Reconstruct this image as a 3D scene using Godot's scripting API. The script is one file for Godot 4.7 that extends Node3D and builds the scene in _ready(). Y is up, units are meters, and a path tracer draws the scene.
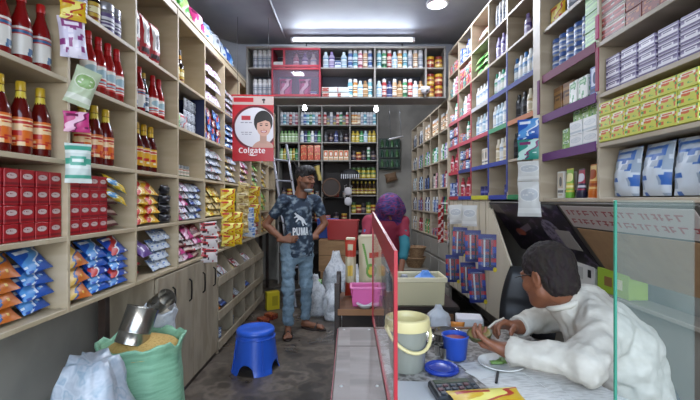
extends Node3D
# A narrow grocery shop. Camera at the open shop front, looking straight in (-z). Distances "d" below are metres into the shop (z = -d).

const FRONT_L := -1.16      # front plane of the grocery rack
const BACK_D := 6.75        # rear wall
const CEIL := 3.15
const COUNTER := 0.75
var used := {}
var mats := {}
var meshes := {}
var protos := {}
var prints := []
var atlas := Image.create(1024, 1024, false, Image.FORMAT_RGB8)
var rng := RandomNumberGenerator.new()

func _ready():
	rng.seed = 7
	# ---------------------------------------------------------------- camera, sky, exposure
	var cam := Camera3D.new(); cam.name = "camera"; cam.fov = 53.13; cam.near = 0.02
	cam.position = Vector3(0, 1.35, 0); add_child(cam); cam.current = true
	var env := Environment.new()
	var sky := Sky.new(); var sm := ProceduralSkyMaterial.new()
	sm.sky_top_color = Color(0.62, 0.70, 0.80); sm.sky_horizon_color = Color(0.86, 0.87, 0.88)
	sm.ground_horizon_color = Color(0.55, 0.53, 0.50); sm.ground_bottom_color = Color(0.40, 0.38, 0.36)
	sky.sky_material = sm; env.background_mode = Environment.BG_SKY; env.sky = sky
	env.background_energy_multiplier = 9.5
	env.tonemap_mode = Environment.TONE_MAPPER_LINEAR
	env.tonemap_exposure = 1.0
	env.sdfgi_enabled = true; env.ssao_enabled = true; env.ssil_enabled = true
	var we := WorldEnvironment.new(); we.name = "world_environment"; we.environment = env; add_child(we)
	lamps()
	# ---------------------------------------------------------------- setting, furniture, goods, people
	shell()
	grocery_rack(); cosmetics_rack(); soap_bay(); back_rack(); loft()
	make_protos()
	stock_grocery(); stock_cosmetics(); stock_soap(); stock_back(); stock_loft()
	floor_goods(); counter_area(); middle_area(); sign_poster(); wall_panel()
	standing_man(); seated_man(); bending_person()
	var sheet := ImageTexture.create_from_image(atlas)
	for m in prints: m.albedo_texture = sheet

# ==================================================================== nodes
func uniq(n: String) -> String:
	var k: int = used.get(n, 0)
	used[n] = k + 1
	return n if k == 0 else "%s_%03d" % [n, k]

func tag(o: Node, label := "", category := "", group := "", kind := ""):
	if label: o.set_meta("label", label)
	if category: o.set_meta("category", category)
	if group: o.set_meta("group", group)
	if kind: o.set_meta("kind", kind)
	return o

func base(called: String, at: Vector3, yaw := 0.0) -> Node3D:
	var o := Node3D.new(); o.name = uniq(called); add_child(o)
	o.position = at; o.rotation.y = deg_to_rad(yaw)
	return o

func part(called: String, mesh: Mesh, mat: Material, parent: Node = null, at := Vector3.ZERO, rot := Vector3.ZERO) -> MeshInstance3D:
	var o := MeshInstance3D.new()
	o.mesh = mesh; o.material_override = mat
	o.position = at; o.rotation_degrees = rot
	if parent == null or parent == self:
		o.name = uniq(called); add_child(o)
	else:
		o.name = called; parent.add_child(o, true)
	return o

# ==================================================================== materials
func mat(hex: String, rough := 0.5, metal := 0.0, key := "") -> StandardMaterial3D:
	var k := "%s|%.2f|%.2f|%s" % [hex, rough, metal, key]
	if not mats.has(k):
		var m := StandardMaterial3D.new()
		m.albedo_color = Color.html(hex); m.roughness = rough; m.metallic = metal
		mats[k] = m
	return mats[k]

func glassmat(hex: String, alpha: float, rough := 0.03) -> StandardMaterial3D:
	var k := "g%s%.2f%.2f" % [hex, alpha, rough]
	if not mats.has(k):
		var m := StandardMaterial3D.new(); var c := Color.html(hex); c.a = alpha
		m.albedo_color = c; m.roughness = rough; m.metallic_specular = 0.25; m.transparency = BaseMaterial3D.TRANSPARENCY_ALPHA
		mats[k] = m
	return mats[k]

func ramp_tex(seed_: int, cols: Array, freq: float, stretch := 1.0, size := 256, oct := 4) -> ImageTexture:
	var n := FastNoiseLite.new(); n.seed = seed_; n.frequency = freq; n.fractal_octaves = oct
	n.noise_type = FastNoiseLite.TYPE_SIMPLEX_SMOOTH
	var src := n.get_seamless_image(size, size)
	var im := Image.create(size, size, false, Image.FORMAT_RGB8)
	for y in size:
		for x in size:
			var v := src.get_pixel(int(x / stretch) % size, y).r
			var f := clampf((v - 0.2) / 0.6, 0, 0.999) * (cols.size() - 1)
			var i := int(f)
			im.set_pixel(x, y, (cols[i] as Color).lerp(cols[i + 1], f - i))
	im.generate_mipmaps()
	return ImageTexture.create_from_image(im)

func tri(m: StandardMaterial3D, tex: Texture2D, scale: float, sv := Vector3.ONE) -> StandardMaterial3D:
	m.albedo_texture = tex; m.albedo_color = Color.WHITE
	m.uv1_triplanar = true; m.uv1_world_triplanar = true; m.uv1_scale = sv * scale
	return m

func surf(key: String) -> StandardMaterial3D:
	if mats.has(key): return mats[key]
	var m := StandardMaterial3D.new()
	match key:
		"laminate":
			tri(m, ramp_tex(3, [Color.html("ad9c7e"), Color.html("b8a789"), Color.html("bfae92"), Color.html("b3a183")], 0.012, 5.0), 1.3); m.roughness = 0.45
		"laminate_r":
			tri(m, ramp_tex(9, [Color.html("a39580"), Color.html("ae9f89"), Color.html("b6a893"), Color.html("a89983")], 0.012, 4.0), 1.3); m.roughness = 0.45
		"cabinet":
			tri(m, ramp_tex(4, [Color.html("8a7d69"), Color.html("9b8e78"), Color.html("a3957f"), Color.html("90826c")], 0.016, 1.0), 0.9, Vector3(1.4, 0.35, 1.4)); m.roughness = 0.5
		"floor":
			tri(m, ramp_tex(5, [Color.html("3b342d"), Color.html("5b5147"), Color.html("4c443b"), Color.html("6d6256"), Color.html("463e36")], 0.011, 1.0, 512, 6), 0.42)
			m.roughness_texture = ramp_tex(6, [Color(0.2, 0.2, 0.2), Color(0.42, 0.42, 0.42), Color(0.6, 0.6, 0.6)], 0.012, 1.0, 256, 4); m.roughness = 1.0
		"ceiling":
			tri(m, ramp_tex(8, [Color.html("858893"), Color.html("93969f"), Color.html("9c9ea6")], 0.008, 1.0, 256, 5), 0.4); m.roughness = 0.65
		"wall":
			tri(m, ramp_tex(12, [Color.html("83807a"), Color.html("97938b"), Color.html("a39e95")], 0.01, 1.0, 256, 5), 0.5); m.roughness = 0.8
		"darkwood":
			tri(m, ramp_tex(13, [Color.html("1d1512"), Color.html("33241c"), Color.html("261b16")], 0.015, 4.0), 1.2); m.roughness = 0.4
		"brownwood":
			tri(m, ramp_tex(14, [Color.html("5a3a26"), Color.html("7d5537"), Color.html("6a4730")], 0.015, 4.0), 1.2); m.roughness = 0.45
		"countertop":
			tri(m, ramp_tex(15, [Color.html("6f635c"), Color.html("887b73"), Color.html("7b6e66"), Color.html("93877f")], 0.013, 3.0, 256, 5), 1.0); m.roughness = 0.4
		"stonetop":
			tri(m, ramp_tex(16, [Color.html("4d4742"), Color.html("8f8a84"), Color.html("b5b0aa"), Color.html("6a645f"), Color.html("9d9891")], 0.03, 1.0, 256, 5), 1.6); m.roughness = 0.3
		"grain":
			tri(m, ramp_tex(17, [Color.html("a9843f"), Color.html("d0ac66"), Color.html("c39c54")], 0.12, 1.0, 256, 3), 2.5); m.roughness = 0.85
		"cardboard":
			tri(m, ramp_tex(18, [Color.html("8a6a48"), Color.html("9c7a55"), Color.html("937150")], 0.02, 3.0), 1.4); m.roughness = 0.8
		"wicker":
			tri(m, ramp_tex(19, [Color.html("6b4d33"), Color.html("a98a66"), Color.html("7d5d40")], 0.08, 1.0, 128, 2), 3.0); m.roughness = 0.7
		"woven_green":
			tri(m, ramp_tex(20, [Color.html("6f9f7f"), Color.html("93c3a0"), Color.html("82b391")], 0.05, 6.0, 256, 3), 2.0); m.roughness = 0.55
		"woven_white":
			tri(m, ramp_tex(21, [Color.html("b9bcc0"), Color.html("dadcde"), Color.html("a9adb3")], 0.04, 1.0, 256, 4), 1.4); m.roughness = 0.4
		"plastic_print":
			tri(m, ramp_tex(22, [Color.html("a9aeb4"), Color.html("9aa0a8"), Color.html("b4b8bd"), Color.html("7f93a0"), Color.html("a8acb2")], 0.02, 1.0, 256, 3), 2.2); m.roughness = 0.3
		"shirt_white":
			tri(m, ramp_tex(23, [Color.html("b5afa2"), Color.html("c6c1b5")], 0.05, 1.0, 128, 3), 3.0); m.roughness = 0.85
		"jeans":
			tri(m, ramp_tex(24, [Color.html("607585"), Color.html("6f8593"), Color.html("7c919d"), Color.html("677c8a")], 0.02, 1.0, 256, 5), 2.2); m.roughness = 0.85
		"newsprint":
			tri(m, ramp_tex(25, [Color.html("b9b6b0"), Color.html("cfccc6"), Color.html("d8d6d1"), Color.html("c4c1bb")], 0.06, 4.0, 256, 3), 3.0); m.roughness = 0.8
		"scarf":
			tri(m, ramp_tex(26, [Color.html("15143f"), Color.html("232766"), Color.html("8a1f5c"), Color.html("2a1650"), Color.html("27427c"), Color.html("9a2450"), Color.html("191339")], 0.02, 1.0, 256, 2), 1.3, Vector3(1, 1.8, 1)); m.roughness = 0.8
	mats[key] = m
	return m

# a small flat print for a packet or label: bands, an oval badge, blocks of colour (no lettering)
func print_mat(cols: Array, style := 0, rough := 0.35) -> StandardMaterial3D:
	var k := "p" + ",".join(cols) + str(style)
	if mats.has(k): return mats[k]
	var r := RandomNumberGenerator.new(); r.seed = hash(k)
	var s := 64
	var im := Image.create(s, s, false, Image.FORMAT_RGB8)
	var c: Array = cols.map(func(h): return Color.html(h))
	im.fill(c[0])
	if style == 0:      # badge across the middle, foot band
		im.fill_rect(Rect2i(0, 48, s, 9), c[2 % c.size()])
		for y in s:
			for x in s:
				var e := pow((x - 32) / 24.0, 2) + pow((y - 24) / 11.0, 2)
				if e < 1.0: im.set_pixel(x, y, c[1])
				elif e < 1.25: im.set_pixel(x, y, c[2 % c.size()])
		for i in 5: im.fill_rect(Rect2i(r.randi_range(14, 44), 20 + r.randi_range(0, 7), r.randi_range(3, 9), 2), c[2 % c.size()])
	elif style == 1:    # diagonal swash with blobs
		for y in s:
			for x in s:
				var t := x + y * 0.8 + 6 * sin(y * 0.2)
				if t > 40 and t < 62: im.set_pixel(x, y, c[1])
				elif t >= 62 and t < 68: im.set_pixel(x, y, c[2 % c.size()])
		for i in 6: im.fill_rect(Rect2i(r.randi_range(2, 50), r.randi_range(40, 58), r.randi_range(4, 10), r.randi_range(3, 6)), c[i % c.size()])
		im.fill_rect(Rect2i(6, 8, 30, 9), c[2 % c.size()])
	elif style == 2:    # stacked bands
		var y0 := 0; var i := 0
		while y0 < s:
			var hh := r.randi_range(5, 15)
			im.fill_rect(Rect2i(0, y0, s, hh), c[i % c.size()]); y0 += hh; i += 1
		im.fill_rect(Rect2i(12, 22, 38, 14), c[1]); im.fill_rect(Rect2i(16, 26, 28, 5), c[2 % c.size()])
	elif style == 3:    # busy picture patches
		for i in 26: im.fill_rect(Rect2i(r.randi_range(-6, 60), r.randi_range(-6, 60), r.randi_range(4, 16), r.randi_range(4, 14)), c[r.randi_range(0, c.size() - 1)])
		im.fill_rect(Rect2i(8, 6, 48, 12), c[1]); im.fill_rect(Rect2i(14, 9, 34, 6), c[2 % c.size()])
	else:               # tall panel with a picture
		im.fill_rect(Rect2i(8, 4, 48, 36), c[1])
		for y in s:
			for x in s:
				if pow((x - 32) / 14.0, 2) + pow((y - 24) / 12.0, 2) < 1.0: im.set_pixel(x, y, c[2 % c.size()])
		im.fill_rect(Rect2i(4, 45, 56, 6), c[2 % c.size()]); im.fill_rect(Rect2i(10, 54, 40, 4), c[1])
	# all prints share one sheet of 16 x 16 tiles
	var tx := prints.size() % 16; var ty := int(prints.size() / 16.0)
	atlas.blit_rect(im, Rect2i(0, 0, s, s), Vector2i(tx * s, ty * s))
	var m := StandardMaterial3D.new(); m.roughness = rough
	m.uv1_scale = Vector3(62.0 / 1024, 62.0 / 1024, 1); m.uv1_offset = Vector3((tx * 64 + 1) / 1024.0, (ty * 64 + 1) / 1024.0, 0)
	prints.append(m)
	mats[k] = m
	return m

# ==================================================================== meshes
func amesh(v: PackedVector3Array, n: PackedVector3Array, uv: PackedVector2Array, idx: PackedInt32Array, col := PackedColorArray()) -> ArrayMesh:
	var a := []; a.resize(Mesh.ARRAY_MAX)
	a[Mesh.ARRAY_VERTEX] = v; a[Mesh.ARRAY_NORMAL] = n
	if uv.size() == v.size(): a[Mesh.ARRAY_TEX_UV] = uv
	if col.size() == v.size(): a[Mesh.ARRAY_COLOR] = col
	a[Mesh.ARRAY_INDEX] = idx
	var m := ArrayMesh.new(); m.add_surface_from_arrays(Mesh.PRIMITIVE_TRIANGLES, a)
	return m

func wound(v: PackedVector3Array, n: PackedVector3Array, idx: PackedInt32Array) -> PackedInt32Array:
	for t in range(0, idx.size(), 3):
		var a := idx[t]; var b := idx[t + 1]; var c := idx[t + 2]
		if (v[c] - v[a]).cross(v[b] - v[a]).dot(n[a] + n[b] + n[c]) < 0.0: idx[t + 1] = c; idx[t + 2] = b
	return idx

func mesh_normals(v: PackedVector3Array, idx: PackedInt32Array) -> PackedVector3Array:
	var n := PackedVector3Array(); n.resize(v.size())
	for t in range(0, idx.size(), 3):
		var a := idx[t]; var b := idx[t + 1]; var c := idx[t + 2]
		var f := (v[c] - v[a]).cross(v[b] - v[a])
		n[a] += f; n[b] += f; n[c] += f
	for i in n.size(): n[i] = n[i].normalized()
	return n

# chamfered box; uv 0..1 on every face; centred in x and z, base at y = 0
func cbox(sx: float, sy: float, sz: float, b := 0.004) -> ArrayMesh:
	var k := "b%.4f_%.4f_%.4f_%.4f" % [sx, sy, sz, b]
	if meshes.has(k): return meshes[k]
	b = minf(b, minf(sx, minf(sy, sz)) * 0.45)
	var h := Vector3(sx, sy, sz) / 2
	var v := PackedVector3Array(); var n := PackedVector3Array(); var uv := PackedVector2Array(); var idx := PackedInt32Array()
	var quad := func(p: Array, uvs: Array):
		var nn: Vector3 = (p[2] - p[0]).cross(p[1] - p[0]).normalized()
		var cen: Vector3 = (p[0] + p[1] + p[2]) / 3.0
		if nn.dot(cen) < 0:
			p.reverse(); uvs.reverse(); nn = -nn
		var o := v.size()
		for i in p.size(): v.append(p[i] + Vector3(0, h.y, 0)); n.append(nn); uv.append(uvs[i])
		for i in range(1, p.size() - 1): idx.append(o); idx.append(o + i); idx.append(o + i + 1)
	var z4 := [Vector2(0.05, 0.95), Vector2(0.05, 0.95), Vector2(0.05, 0.95), Vector2(0.05, 0.95)]
	for s in [-1.0, 1.0]:
		quad.call([Vector3(-h.x + b, -h.y + b, s * h.z), Vector3(-h.x + b, h.y - b, s * h.z), Vector3(h.x - b, h.y - b, s * h.z), Vector3(h.x - b, -h.y + b, s * h.z)], [Vector2(0.5 - s * 0.5, 1), Vector2(0.5 - s * 0.5, 0), Vector2(0.5 + s * 0.5, 0), Vector2(0.5 + s * 0.5, 1)])
		quad.call([Vector3(s * h.x, -h.y + b, -h.z + b), Vector3(s * h.x, h.y - b, -h.z + b), Vector3(s * h.x, h.y - b, h.z - b), Vector3(s * h.x, -h.y + b, h.z - b)], [Vector2(0.5 + s * 0.5, 1), Vector2(0.5 + s * 0.5, 0), Vector2(0.5 - s * 0.5, 0), Vector2(0.5 - s * 0.5, 1)])
		quad.call([Vector3(-h.x + b, s * h.y, -h.z + b), Vector3(-h.x + b, s * h.y, h.z - b), Vector3(h.x - b, s * h.y, h.z - b), Vector3(h.x - b, s * h.y, -h.z + b)], [Vector2(0, 0), Vector2(0, 1), Vector2(1, 1), Vector2(1, 0)])
		for t in [-1.0, 1.0]:
			quad.call([Vector3(s * h.x, t * (h.y - b), -h.z + b), Vector3(s * h.x, t * (h.y - b), h.z - b), Vector3(s * (h.x - b), t * h.y, h.z - b), Vector3(s * (h.x - b), t * h.y, -h.z + b)], z4.duplicate())
			quad.call([Vector3(s * h.x, -h.y + b, t * (h.z - b)), Vector3(s * h.x, h.y - b, t * (h.z - b)), Vector3(s * (h.x - b), h.y - b, t * h.z), Vector3(s * (h.x - b), -h.y + b, t * h.z)], z4.duplicate())
			quad.call([Vector3(-h.x + b, s * h.y, t * (h.z - b)), Vector3(h.x - b, s * h.y, t * (h.z - b)), Vector3(h.x - b, s * (h.y - b), t * h.z), Vector3(-h.x + b, s * (h.y - b), t * h.z)], z4.duplicate())
			for u in [-1.0, 1.0]:
				quad.call([Vector3(s * h.x, t * (h.y - b), u * (h.z - b)), Vector3(s * (h.x - b), t * h.y, u * (h.z - b)), Vector3(s * (h.x - b), t * (h.y - b), u * h.z)], [z4[0], z4[0], z4[0]])
	meshes[k] = amesh(v, n, uv, idx)
	return meshes[k]

# solid of revolution about y; the front (+z) is u = 0.5; sx, sz squash it
func lathe(prof: Array, seg := 14, sx := 1.0, sz := 1.0) -> ArrayMesh:
	var v := PackedVector3Array(); var n := PackedVector3Array(); var uv := PackedVector2Array(); var idx := PackedInt32Array()
	var ylo: float = 1e9; var yhi: float = -1e9
	for p in prof: ylo = minf(ylo, p.y); yhi = maxf(yhi, p.y)
	var sn := []
	for i in prof.size() - 1:
		var e: Vector2 = (prof[i + 1] - prof[i])
		sn.append(Vector2(e.y, -e.x).normalized())
	for i in prof.size() - 1:
		var n0: Vector2 = sn[i]; var n1: Vector2 = sn[i]
		if i > 0 and sn[i].dot(sn[i - 1]) > 0.6: n0 = (sn[i] + sn[i - 1]).normalized()
		if i < prof.size() - 2 and sn[i].dot(sn[i + 1]) > 0.6: n1 = (sn[i] + sn[i + 1]).normalized()
		var o := v.size()
		for j in seg + 1:
			var a := -PI + TAU * j / seg
			var ca := cos(a); var sa := sin(a)
			for q in 2:
				var p: Vector2 = prof[i + q]; var nn: Vector2 = n0 if q == 0 else n1
				v.append(Vector3(p.x * sa * sx, p.y, p.x * ca * sz))
				n.append(Vector3(nn.x * sa / sx, nn.y, nn.x * ca / sz).normalized())
				uv.append(Vector2(float(j) / seg, 1.0 - (p.y - ylo) / maxf(yhi - ylo, 1e-6)))
		for j in seg:
			var b := o + j * 2
			idx.append_array(PackedInt32Array([b, b + 1, b + 3, b, b + 3, b + 2]))
	return amesh(v, n, uv, wound(v, n, idx))

func V2(a: Array) -> Array:
	var o := []
	for i in range(0, a.size(), 2): o.append(Vector2(a[i], a[i + 1]))
	return o

func tube(pts: Array, r, seg := 8) -> ArrayMesh:
	var v := PackedVector3Array(); var n := PackedVector3Array(); var idx := PackedInt32Array()
	var m := pts.size()
	var up := Vector3.UP
	for i in m:
		var t: Vector3 = (pts[mini(i + 1, m - 1)] - pts[maxi(i - 1, 0)]).normalized()
		if absf(t.dot(up)) > 0.95: up = Vector3.RIGHT if absf(t.x) < 0.9 else Vector3.BACK
		var b := t.cross(up).normalized(); var u := b.cross(t)
		up = u
		var rr: float = r[i] if r is Array else r
		for j in seg:
			var a := TAU * j / seg
			var dd := b * cos(a) + u * sin(a)
			v.append(pts[i] + dd * rr); n.append(dd)
	for i in m - 1:
		for j in seg:
			var a := i * seg + j; var b := i * seg + (j + 1) % seg
			idx.append_array(PackedInt32Array([a, a + seg, b + seg, a, b + seg, b]))
	for e in 2:
		var c := v.size(); var row := 0 if e == 0 else (m - 1) * seg
		v.append(pts[0] if e == 0 else pts[m - 1]); n.append((pts[0] - pts[1]).normalized() if e == 0 else (pts[m - 1] - pts[m - 2]).normalized())
		for j in seg:
			if e == 0: idx.append_array(PackedInt32Array([c, row + j, row + (j + 1) % seg]))
			else: idx.append_array(PackedInt32Array([c, row + (j + 1) % seg, row + j]))
	return amesh(v, n, PackedVector2Array(), wound(v, n, idx))

# pillow packet standing on its lower seal, print on both faces
func pouch_mesh(w: float, h: float, t: float, seed_ := 1) -> ArrayMesh:
	var k := "po%.3f_%.3f_%.3f_%d" % [w, h, t, seed_]
	if meshes.has(k): return meshes[k]
	var noise := FastNoiseLite.new(); noise.seed = seed_; noise.frequency = 1.0
	var v := PackedVector3Array(); var uv := PackedVector2Array(); var idx := PackedInt32Array()
	var NX := 10; var NY := 11
	for side in 2:
		var s := 1.0 if side == 0 else -1.0
		var o := v.size()
		for j in NY + 1:
			for i in NX + 1:
				var a := float(i) / NX; var b := float(j) / NY
				var ex := 1.0 - pow(absf(2 * a - 1), 2.6); var bb := clampf((b - 0.05) / 0.9, 0, 1)
				var ey := 1.0 - pow(absf(2 * bb - 1), 3.2)
				var z := t * 0.5 * sqrt(maxf(ex * ey, 0)) * (1.0 + 0.5 * noise.get_noise_2d(a * 2.5 + 7 * side, b * 3.0))
				if ex > 0.02 and ey > 0.02: z += 0.12 * t * noise.get_noise_2d(a * 8 + 30, b * 8 + 9 * side)
				var nar := 1.0 - 0.07 * ey
				v.append(Vector3((a - 0.5) * w * nar, b * h, s * maxf(z, 0.0006)))
				uv.append(Vector2(a if side == 0 else 1.0 - a, 1.0 - b))
		for j in NY:
			for i in NX:
				var p := o + j * (NX + 1) + i
				var q := [p, p + NX + 1, p + NX + 2, p, p + NX + 2, p + 1]
				if side == 1: q = [p, p + NX + 2, p + NX + 1, p, p + 1, p + NX + 2]
				idx.append_array(PackedInt32Array(q))
	meshes[k] = amesh(v, mesh_normals(v, idx), uv, idx)
	return meshes[k]

# lumpy filled bag: flat foot, crumpled flanks, gathered or folded neck
func bag_mesh(w: float, h: float, dp: float, seed_: int, neck := 0.25, lump := 0.12) -> ArrayMesh:
	var noise := FastNoiseLite.new(); noise.seed = seed_; noise.frequency = 1.0
	var v := PackedVector3Array(); var uv := PackedVector2Array(); var idx := PackedInt32Array()
	var NA := 28; var NY := 20
	for j in NY + 1:
		var b := float(j) / NY
		var r := 1.0
		if b < 0.12: r = lerpf(0.86, 1.0, sin(b / 0.12 * PI / 2))
		elif b > 0.62: r = lerpf(1.0, neck, smoothstep(0.62, 0.9, b))
		if b > 0.9: r = neck * (1.0 - (b - 0.9) * 3.0)
		for i in NA + 1:
			var a := TAU * (i % NA) / NA
			var q := 1.0 + lump * noise.get_noise_3d(cos(a) * 1.4, b * 2.4, sin(a) * 1.4) * 2.0 + lump * 0.5 * noise.get_noise_3d(cos(a) * 5, b * 5 + 3, sin(a) * 5)
			if b > 0.7: q += 0.14 * sin(a * 7 + seed_) * smoothstep(0.7, 1.0, b)
			var ca := signf(cos(a)) * pow(absf(cos(a)), 0.75); var sa := signf(sin(a)) * pow(absf(sin(a)), 0.75)
			var y := b * h * (1.0 + (0.05 * noise.get_noise_2d(a, 5.0) if b > 0.5 else 0.0))
			v.append(Vector3(ca * w / 2 * r * q, y, sa * dp / 2 * r * q)); uv.append(Vector2(float(i) / NA, 1 - b))
	for j in NY:
		for i in NA:
			var p := j * (NA + 1) + i
			idx.append_array(PackedInt32Array([p, p + NA + 1, p + 1, p + 1, p + NA + 1, p + NA + 2]))
	for e in 2:
		var c := v.size(); var row := 0 if e == 0 else NY * (NA + 1)
		v.append(Vector3(0, 0 if e == 0 else h * 0.97, 0)); uv.append(Vector2(0.5, 0.5))
		for i in NA: idx.append_array(PackedInt32Array([c, row + i, row + i + 1] if e == 0 else [c, row + i + 1, row + i]))
	return amesh(v, mesh_normals(v, idx), uv, idx)

# flat polygon extruded along z (depth t, centred), base shape in xy
func slab(poly: PackedVector2Array, t: float) -> ArrayMesh:
	var v := PackedVector3Array(); var n := PackedVector3Array(); var uv := PackedVector2Array(); var idx := PackedInt32Array()
	if Geometry2D.is_polygon_clockwise(poly): poly.reverse()
	var ti := Geometry2D.triangulate_polygon(poly)
	for s in 2:
		var o := v.size(); var z := t / 2 if s == 0 else -t / 2
		for p in poly: v.append(Vector3(p.x, p.y, z)); n.append(Vector3(0, 0, 1 if s == 0 else -1)); uv.append(p)
		for k in range(0, ti.size(), 3):
			var a := o + ti[k]; var b := o + ti[k + 1]; var c := o + ti[k + 2]
			var cr := (v[b] - v[a]).cross(v[c] - v[a]).z
			if (cr > 0) == (s == 0): idx.append_array(PackedInt32Array([a, c, b]))
			else: idx.append_array(PackedInt32Array([a, b, c]))
	for i in poly.size():
		var p := poly[i]; var q := poly[(i + 1) % poly.size()]
		var e := (q - p).normalized(); var nn := Vector3(e.y, -e.x, 0)
		var o := v.size()
		for pp in [Vector3(p.x, p.y, -t / 2), Vector3(p.x, p.y, t / 2), Vector3(q.x, q.y, t / 2), Vector3(q.x, q.y, -t / 2)]: v.append(pp); n.append(nn); uv.append(p)
		idx.append_array(PackedInt32Array([o, o + 2, o + 1, o, o + 3, o + 2]))
	return amesh(v, n, uv, wound(v, n, idx))

func text_mesh(s: String, size: float, depth := 0.002, serif := false) -> TextMesh:
	var t := TextMesh.new(); var f := SystemFont.new()
	f.font_names = PackedStringArray(["Droid Serif" if serif else "Droid Sans"]); f.font_weight = 700
	t.font = f; t.text = s; t.font_size = 64; t.pixel_size = size / 64.0; t.depth = depth
	return t

# ==================================================================== lamps
func glow(hex: String, e: float) -> StandardMaterial3D:
	var m := StandardMaterial3D.new(); m.albedo_color = Color.html("ffffff"); m.emission_enabled = true
	m.emission = Color.html(hex); m.emission_energy_multiplier = e
	return m

func lamps():
	# LED batten over the loft shelf
	var b := base("tube_light", Vector3(0.03, 3.075, -4.33)); tag(b, "long bright white tube light mounted above the loft shelf", "tube light")
	part("housing", cbox(1.3, 0.03, 0.03, 0.006), mat("d8dade", 0.4), b, Vector3(0, 0.014, -0.012))
	part("glowing_tube", tube([Vector3(-0.64, 0, 0.016), Vector3(0, 0, 0.016), Vector3(0.64, 0, 0.016)], 0.016, 10), glow("eaf0ff", 8.0), b)
	for s in [-1, 1]: part("end_cap", cbox(0.03, 0.045, 0.045, 0.005), mat("e4e5e8", 0.4), b, Vector3(s * 0.655, -0.02, 0.008))
	var l := AreaLight3D.new(); l.name = "tube_area_light"; l.area_size = Vector2(1.28, 0.03); l.light_color = Color(0.90, 0.94, 1.0)
	l.light_energy = 2.2; l.shadow_enabled = true; l.area_range = 12.0; b.add_child(l); l.position = Vector3(0, -0.014, 0.034); l.rotation_degrees = Vector3(-40, 180, 0)
	# two round ceiling lamps
	for p in [[0.79, 3.62], [-0.72, 3.25]]:
		var c := base("ceiling_lamp", Vector3(p[0], CEIL - 0.035, -p[1]))
		tag(c, "round white ceiling lamp near the cosmetics rack" if p[0] > 0 else "round white ceiling lamp above the grocery rack side", "ceiling lamp")
		part("rim", lathe(V2([0.0, 0.034, 0.095, 0.034, 0.1, 0.02, 0.1, 0.004, 0.085, 0.0]), 24), mat("e6e6ea", 0.4), c)
		part("glowing_disc", lathe(V2([0.0, 0.001, 0.084, 0.001]), 24), glow("f0f3ff", 6.0), c)
		var a := AreaLight3D.new(); a.name = "lamp_area_light"; a.area_size = Vector2(0.15, 0.15); a.light_energy = 2.2; a.light_color = Color(0.92, 0.95, 1.0)
		a.shadow_enabled = true; a.area_range = 12.0; c.add_child(a); a.position = Vector3(0, -0.006, 0); a.rotation_degrees = Vector3(-90, 0, 0)
	# two bare LED bulbs over the back rack
	for p in [[-0.59, 2.545, 5.2], [0.34, 2.53, 5.2]]:
		var c := base("led_bulb", Vector3(p[0], p[1], -p[2]))
		tag(c, "bare white LED bulb shining above %s of the back rack" % ("the pale bottles" if p[0] < 0 else "the yellow bottles"), "bulb")
		part("globe", lathe(V2([0.0, -0.035, 0.018, -0.03, 0.03, -0.012, 0.03, 0.005, 0.02, 0.025, 0.014, 0.04]), 14), glow("f2f5ff", 14.0), c)
		part("socket", lathe(V2([0.016, 0.04, 0.018, 0.09, 0.0, 0.09]), 12), mat("dddddd", 0.4), c)
		part("cord", tube([Vector3(0, 0.09, 0), Vector3(0, CEIL - p[1], 0)], 0.004, 6), mat("222222", 0.6), c)
		var o := OmniLight3D.new(); o.name = "bulb_light"; o.light_energy = 0.6; o.light_size = 0.03; o.omni_range = 12.0; o.omni_attenuation = 2.0; o.shadow_enabled = true
		o.light_color = Color(0.92, 0.95, 1.0); c.add_child(o)

# ==================================================================== shell
func struct(called: String, mesh: Mesh, m: Material, at: Vector3, label: String, category: String, rot := Vector3.ZERO):
	return tag(part(called, mesh, m, null, at, rot), label, category, "", "structure")

func shell():
	struct("floor", cbox(3.3, 0.1, 7.5, 0.001), surf("floor"), Vector3(0, -0.1, -3.1), "dark worn concrete floor of the shop aisle", "floor")
	struct("ceiling", cbox(3.3, 0.1, 7.5, 0.001), surf("ceiling"), Vector3(0, CEIL, -3.1), "grey painted ceiling above the shop", "ceiling")
	struct("wall_left", cbox(0.1, CEIL, 7.5, 0.001), surf("wall"), Vector3(-1.6, 0, -3.1), "grey plaster wall behind the grocery rack", "wall")
	struct("wall_right", cbox(0.1, CEIL, 7.5, 0.001), surf("wall"), Vector3(1.6, 0, -3.1), "grey plaster wall behind the cosmetics rack", "wall")
	struct("wall_back", cbox(3.3, CEIL, 0.1, 0.001), surf("wall"), Vector3(0, 0, -BACK_D - 0.1), "grey plaster wall at the rear of the shop", "wall")
	struct("pavement", cbox(14, 0.1, 8, 0.001), mat("8c877e", 0.9), Vector3(0, -0.12, 4.7), "grey pavement outside the open shop front", "pavement")
	# conduit across the ceiling
	part("ceiling_conduit", tube([Vector3(-0.72, CEIL - 0.012, -3.36), Vector3(-0.72, CEIL - 0.012, -4.4)], 0.012, 8), mat("9a9ca2", 0.5)).set_meta("label", "thin grey conduit along the ceiling beside the tube light")
	tag(get_node("ceiling_conduit"), "", "conduit")

# ==================================================================== racks
const L_UP := [1.13, 1.65, 2.17, 2.70, 3.20, 3.70, 4.20, 4.70, 5.20, 5.70, 6.20]
const L_ROWS := [0.905, 1.20, 1.515, 1.85, 2.17, 2.67]

func board(parent: Node, called: String, lo: Vector3, hi: Vector3, m: Material, b := 0.002):
	return part(called, cbox(hi.x - lo.x, hi.y - lo.y, hi.z - lo.z, b), m, parent, Vector3((lo.x + hi.x) / 2, lo.y, (lo.z + hi.z) / 2))

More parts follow.
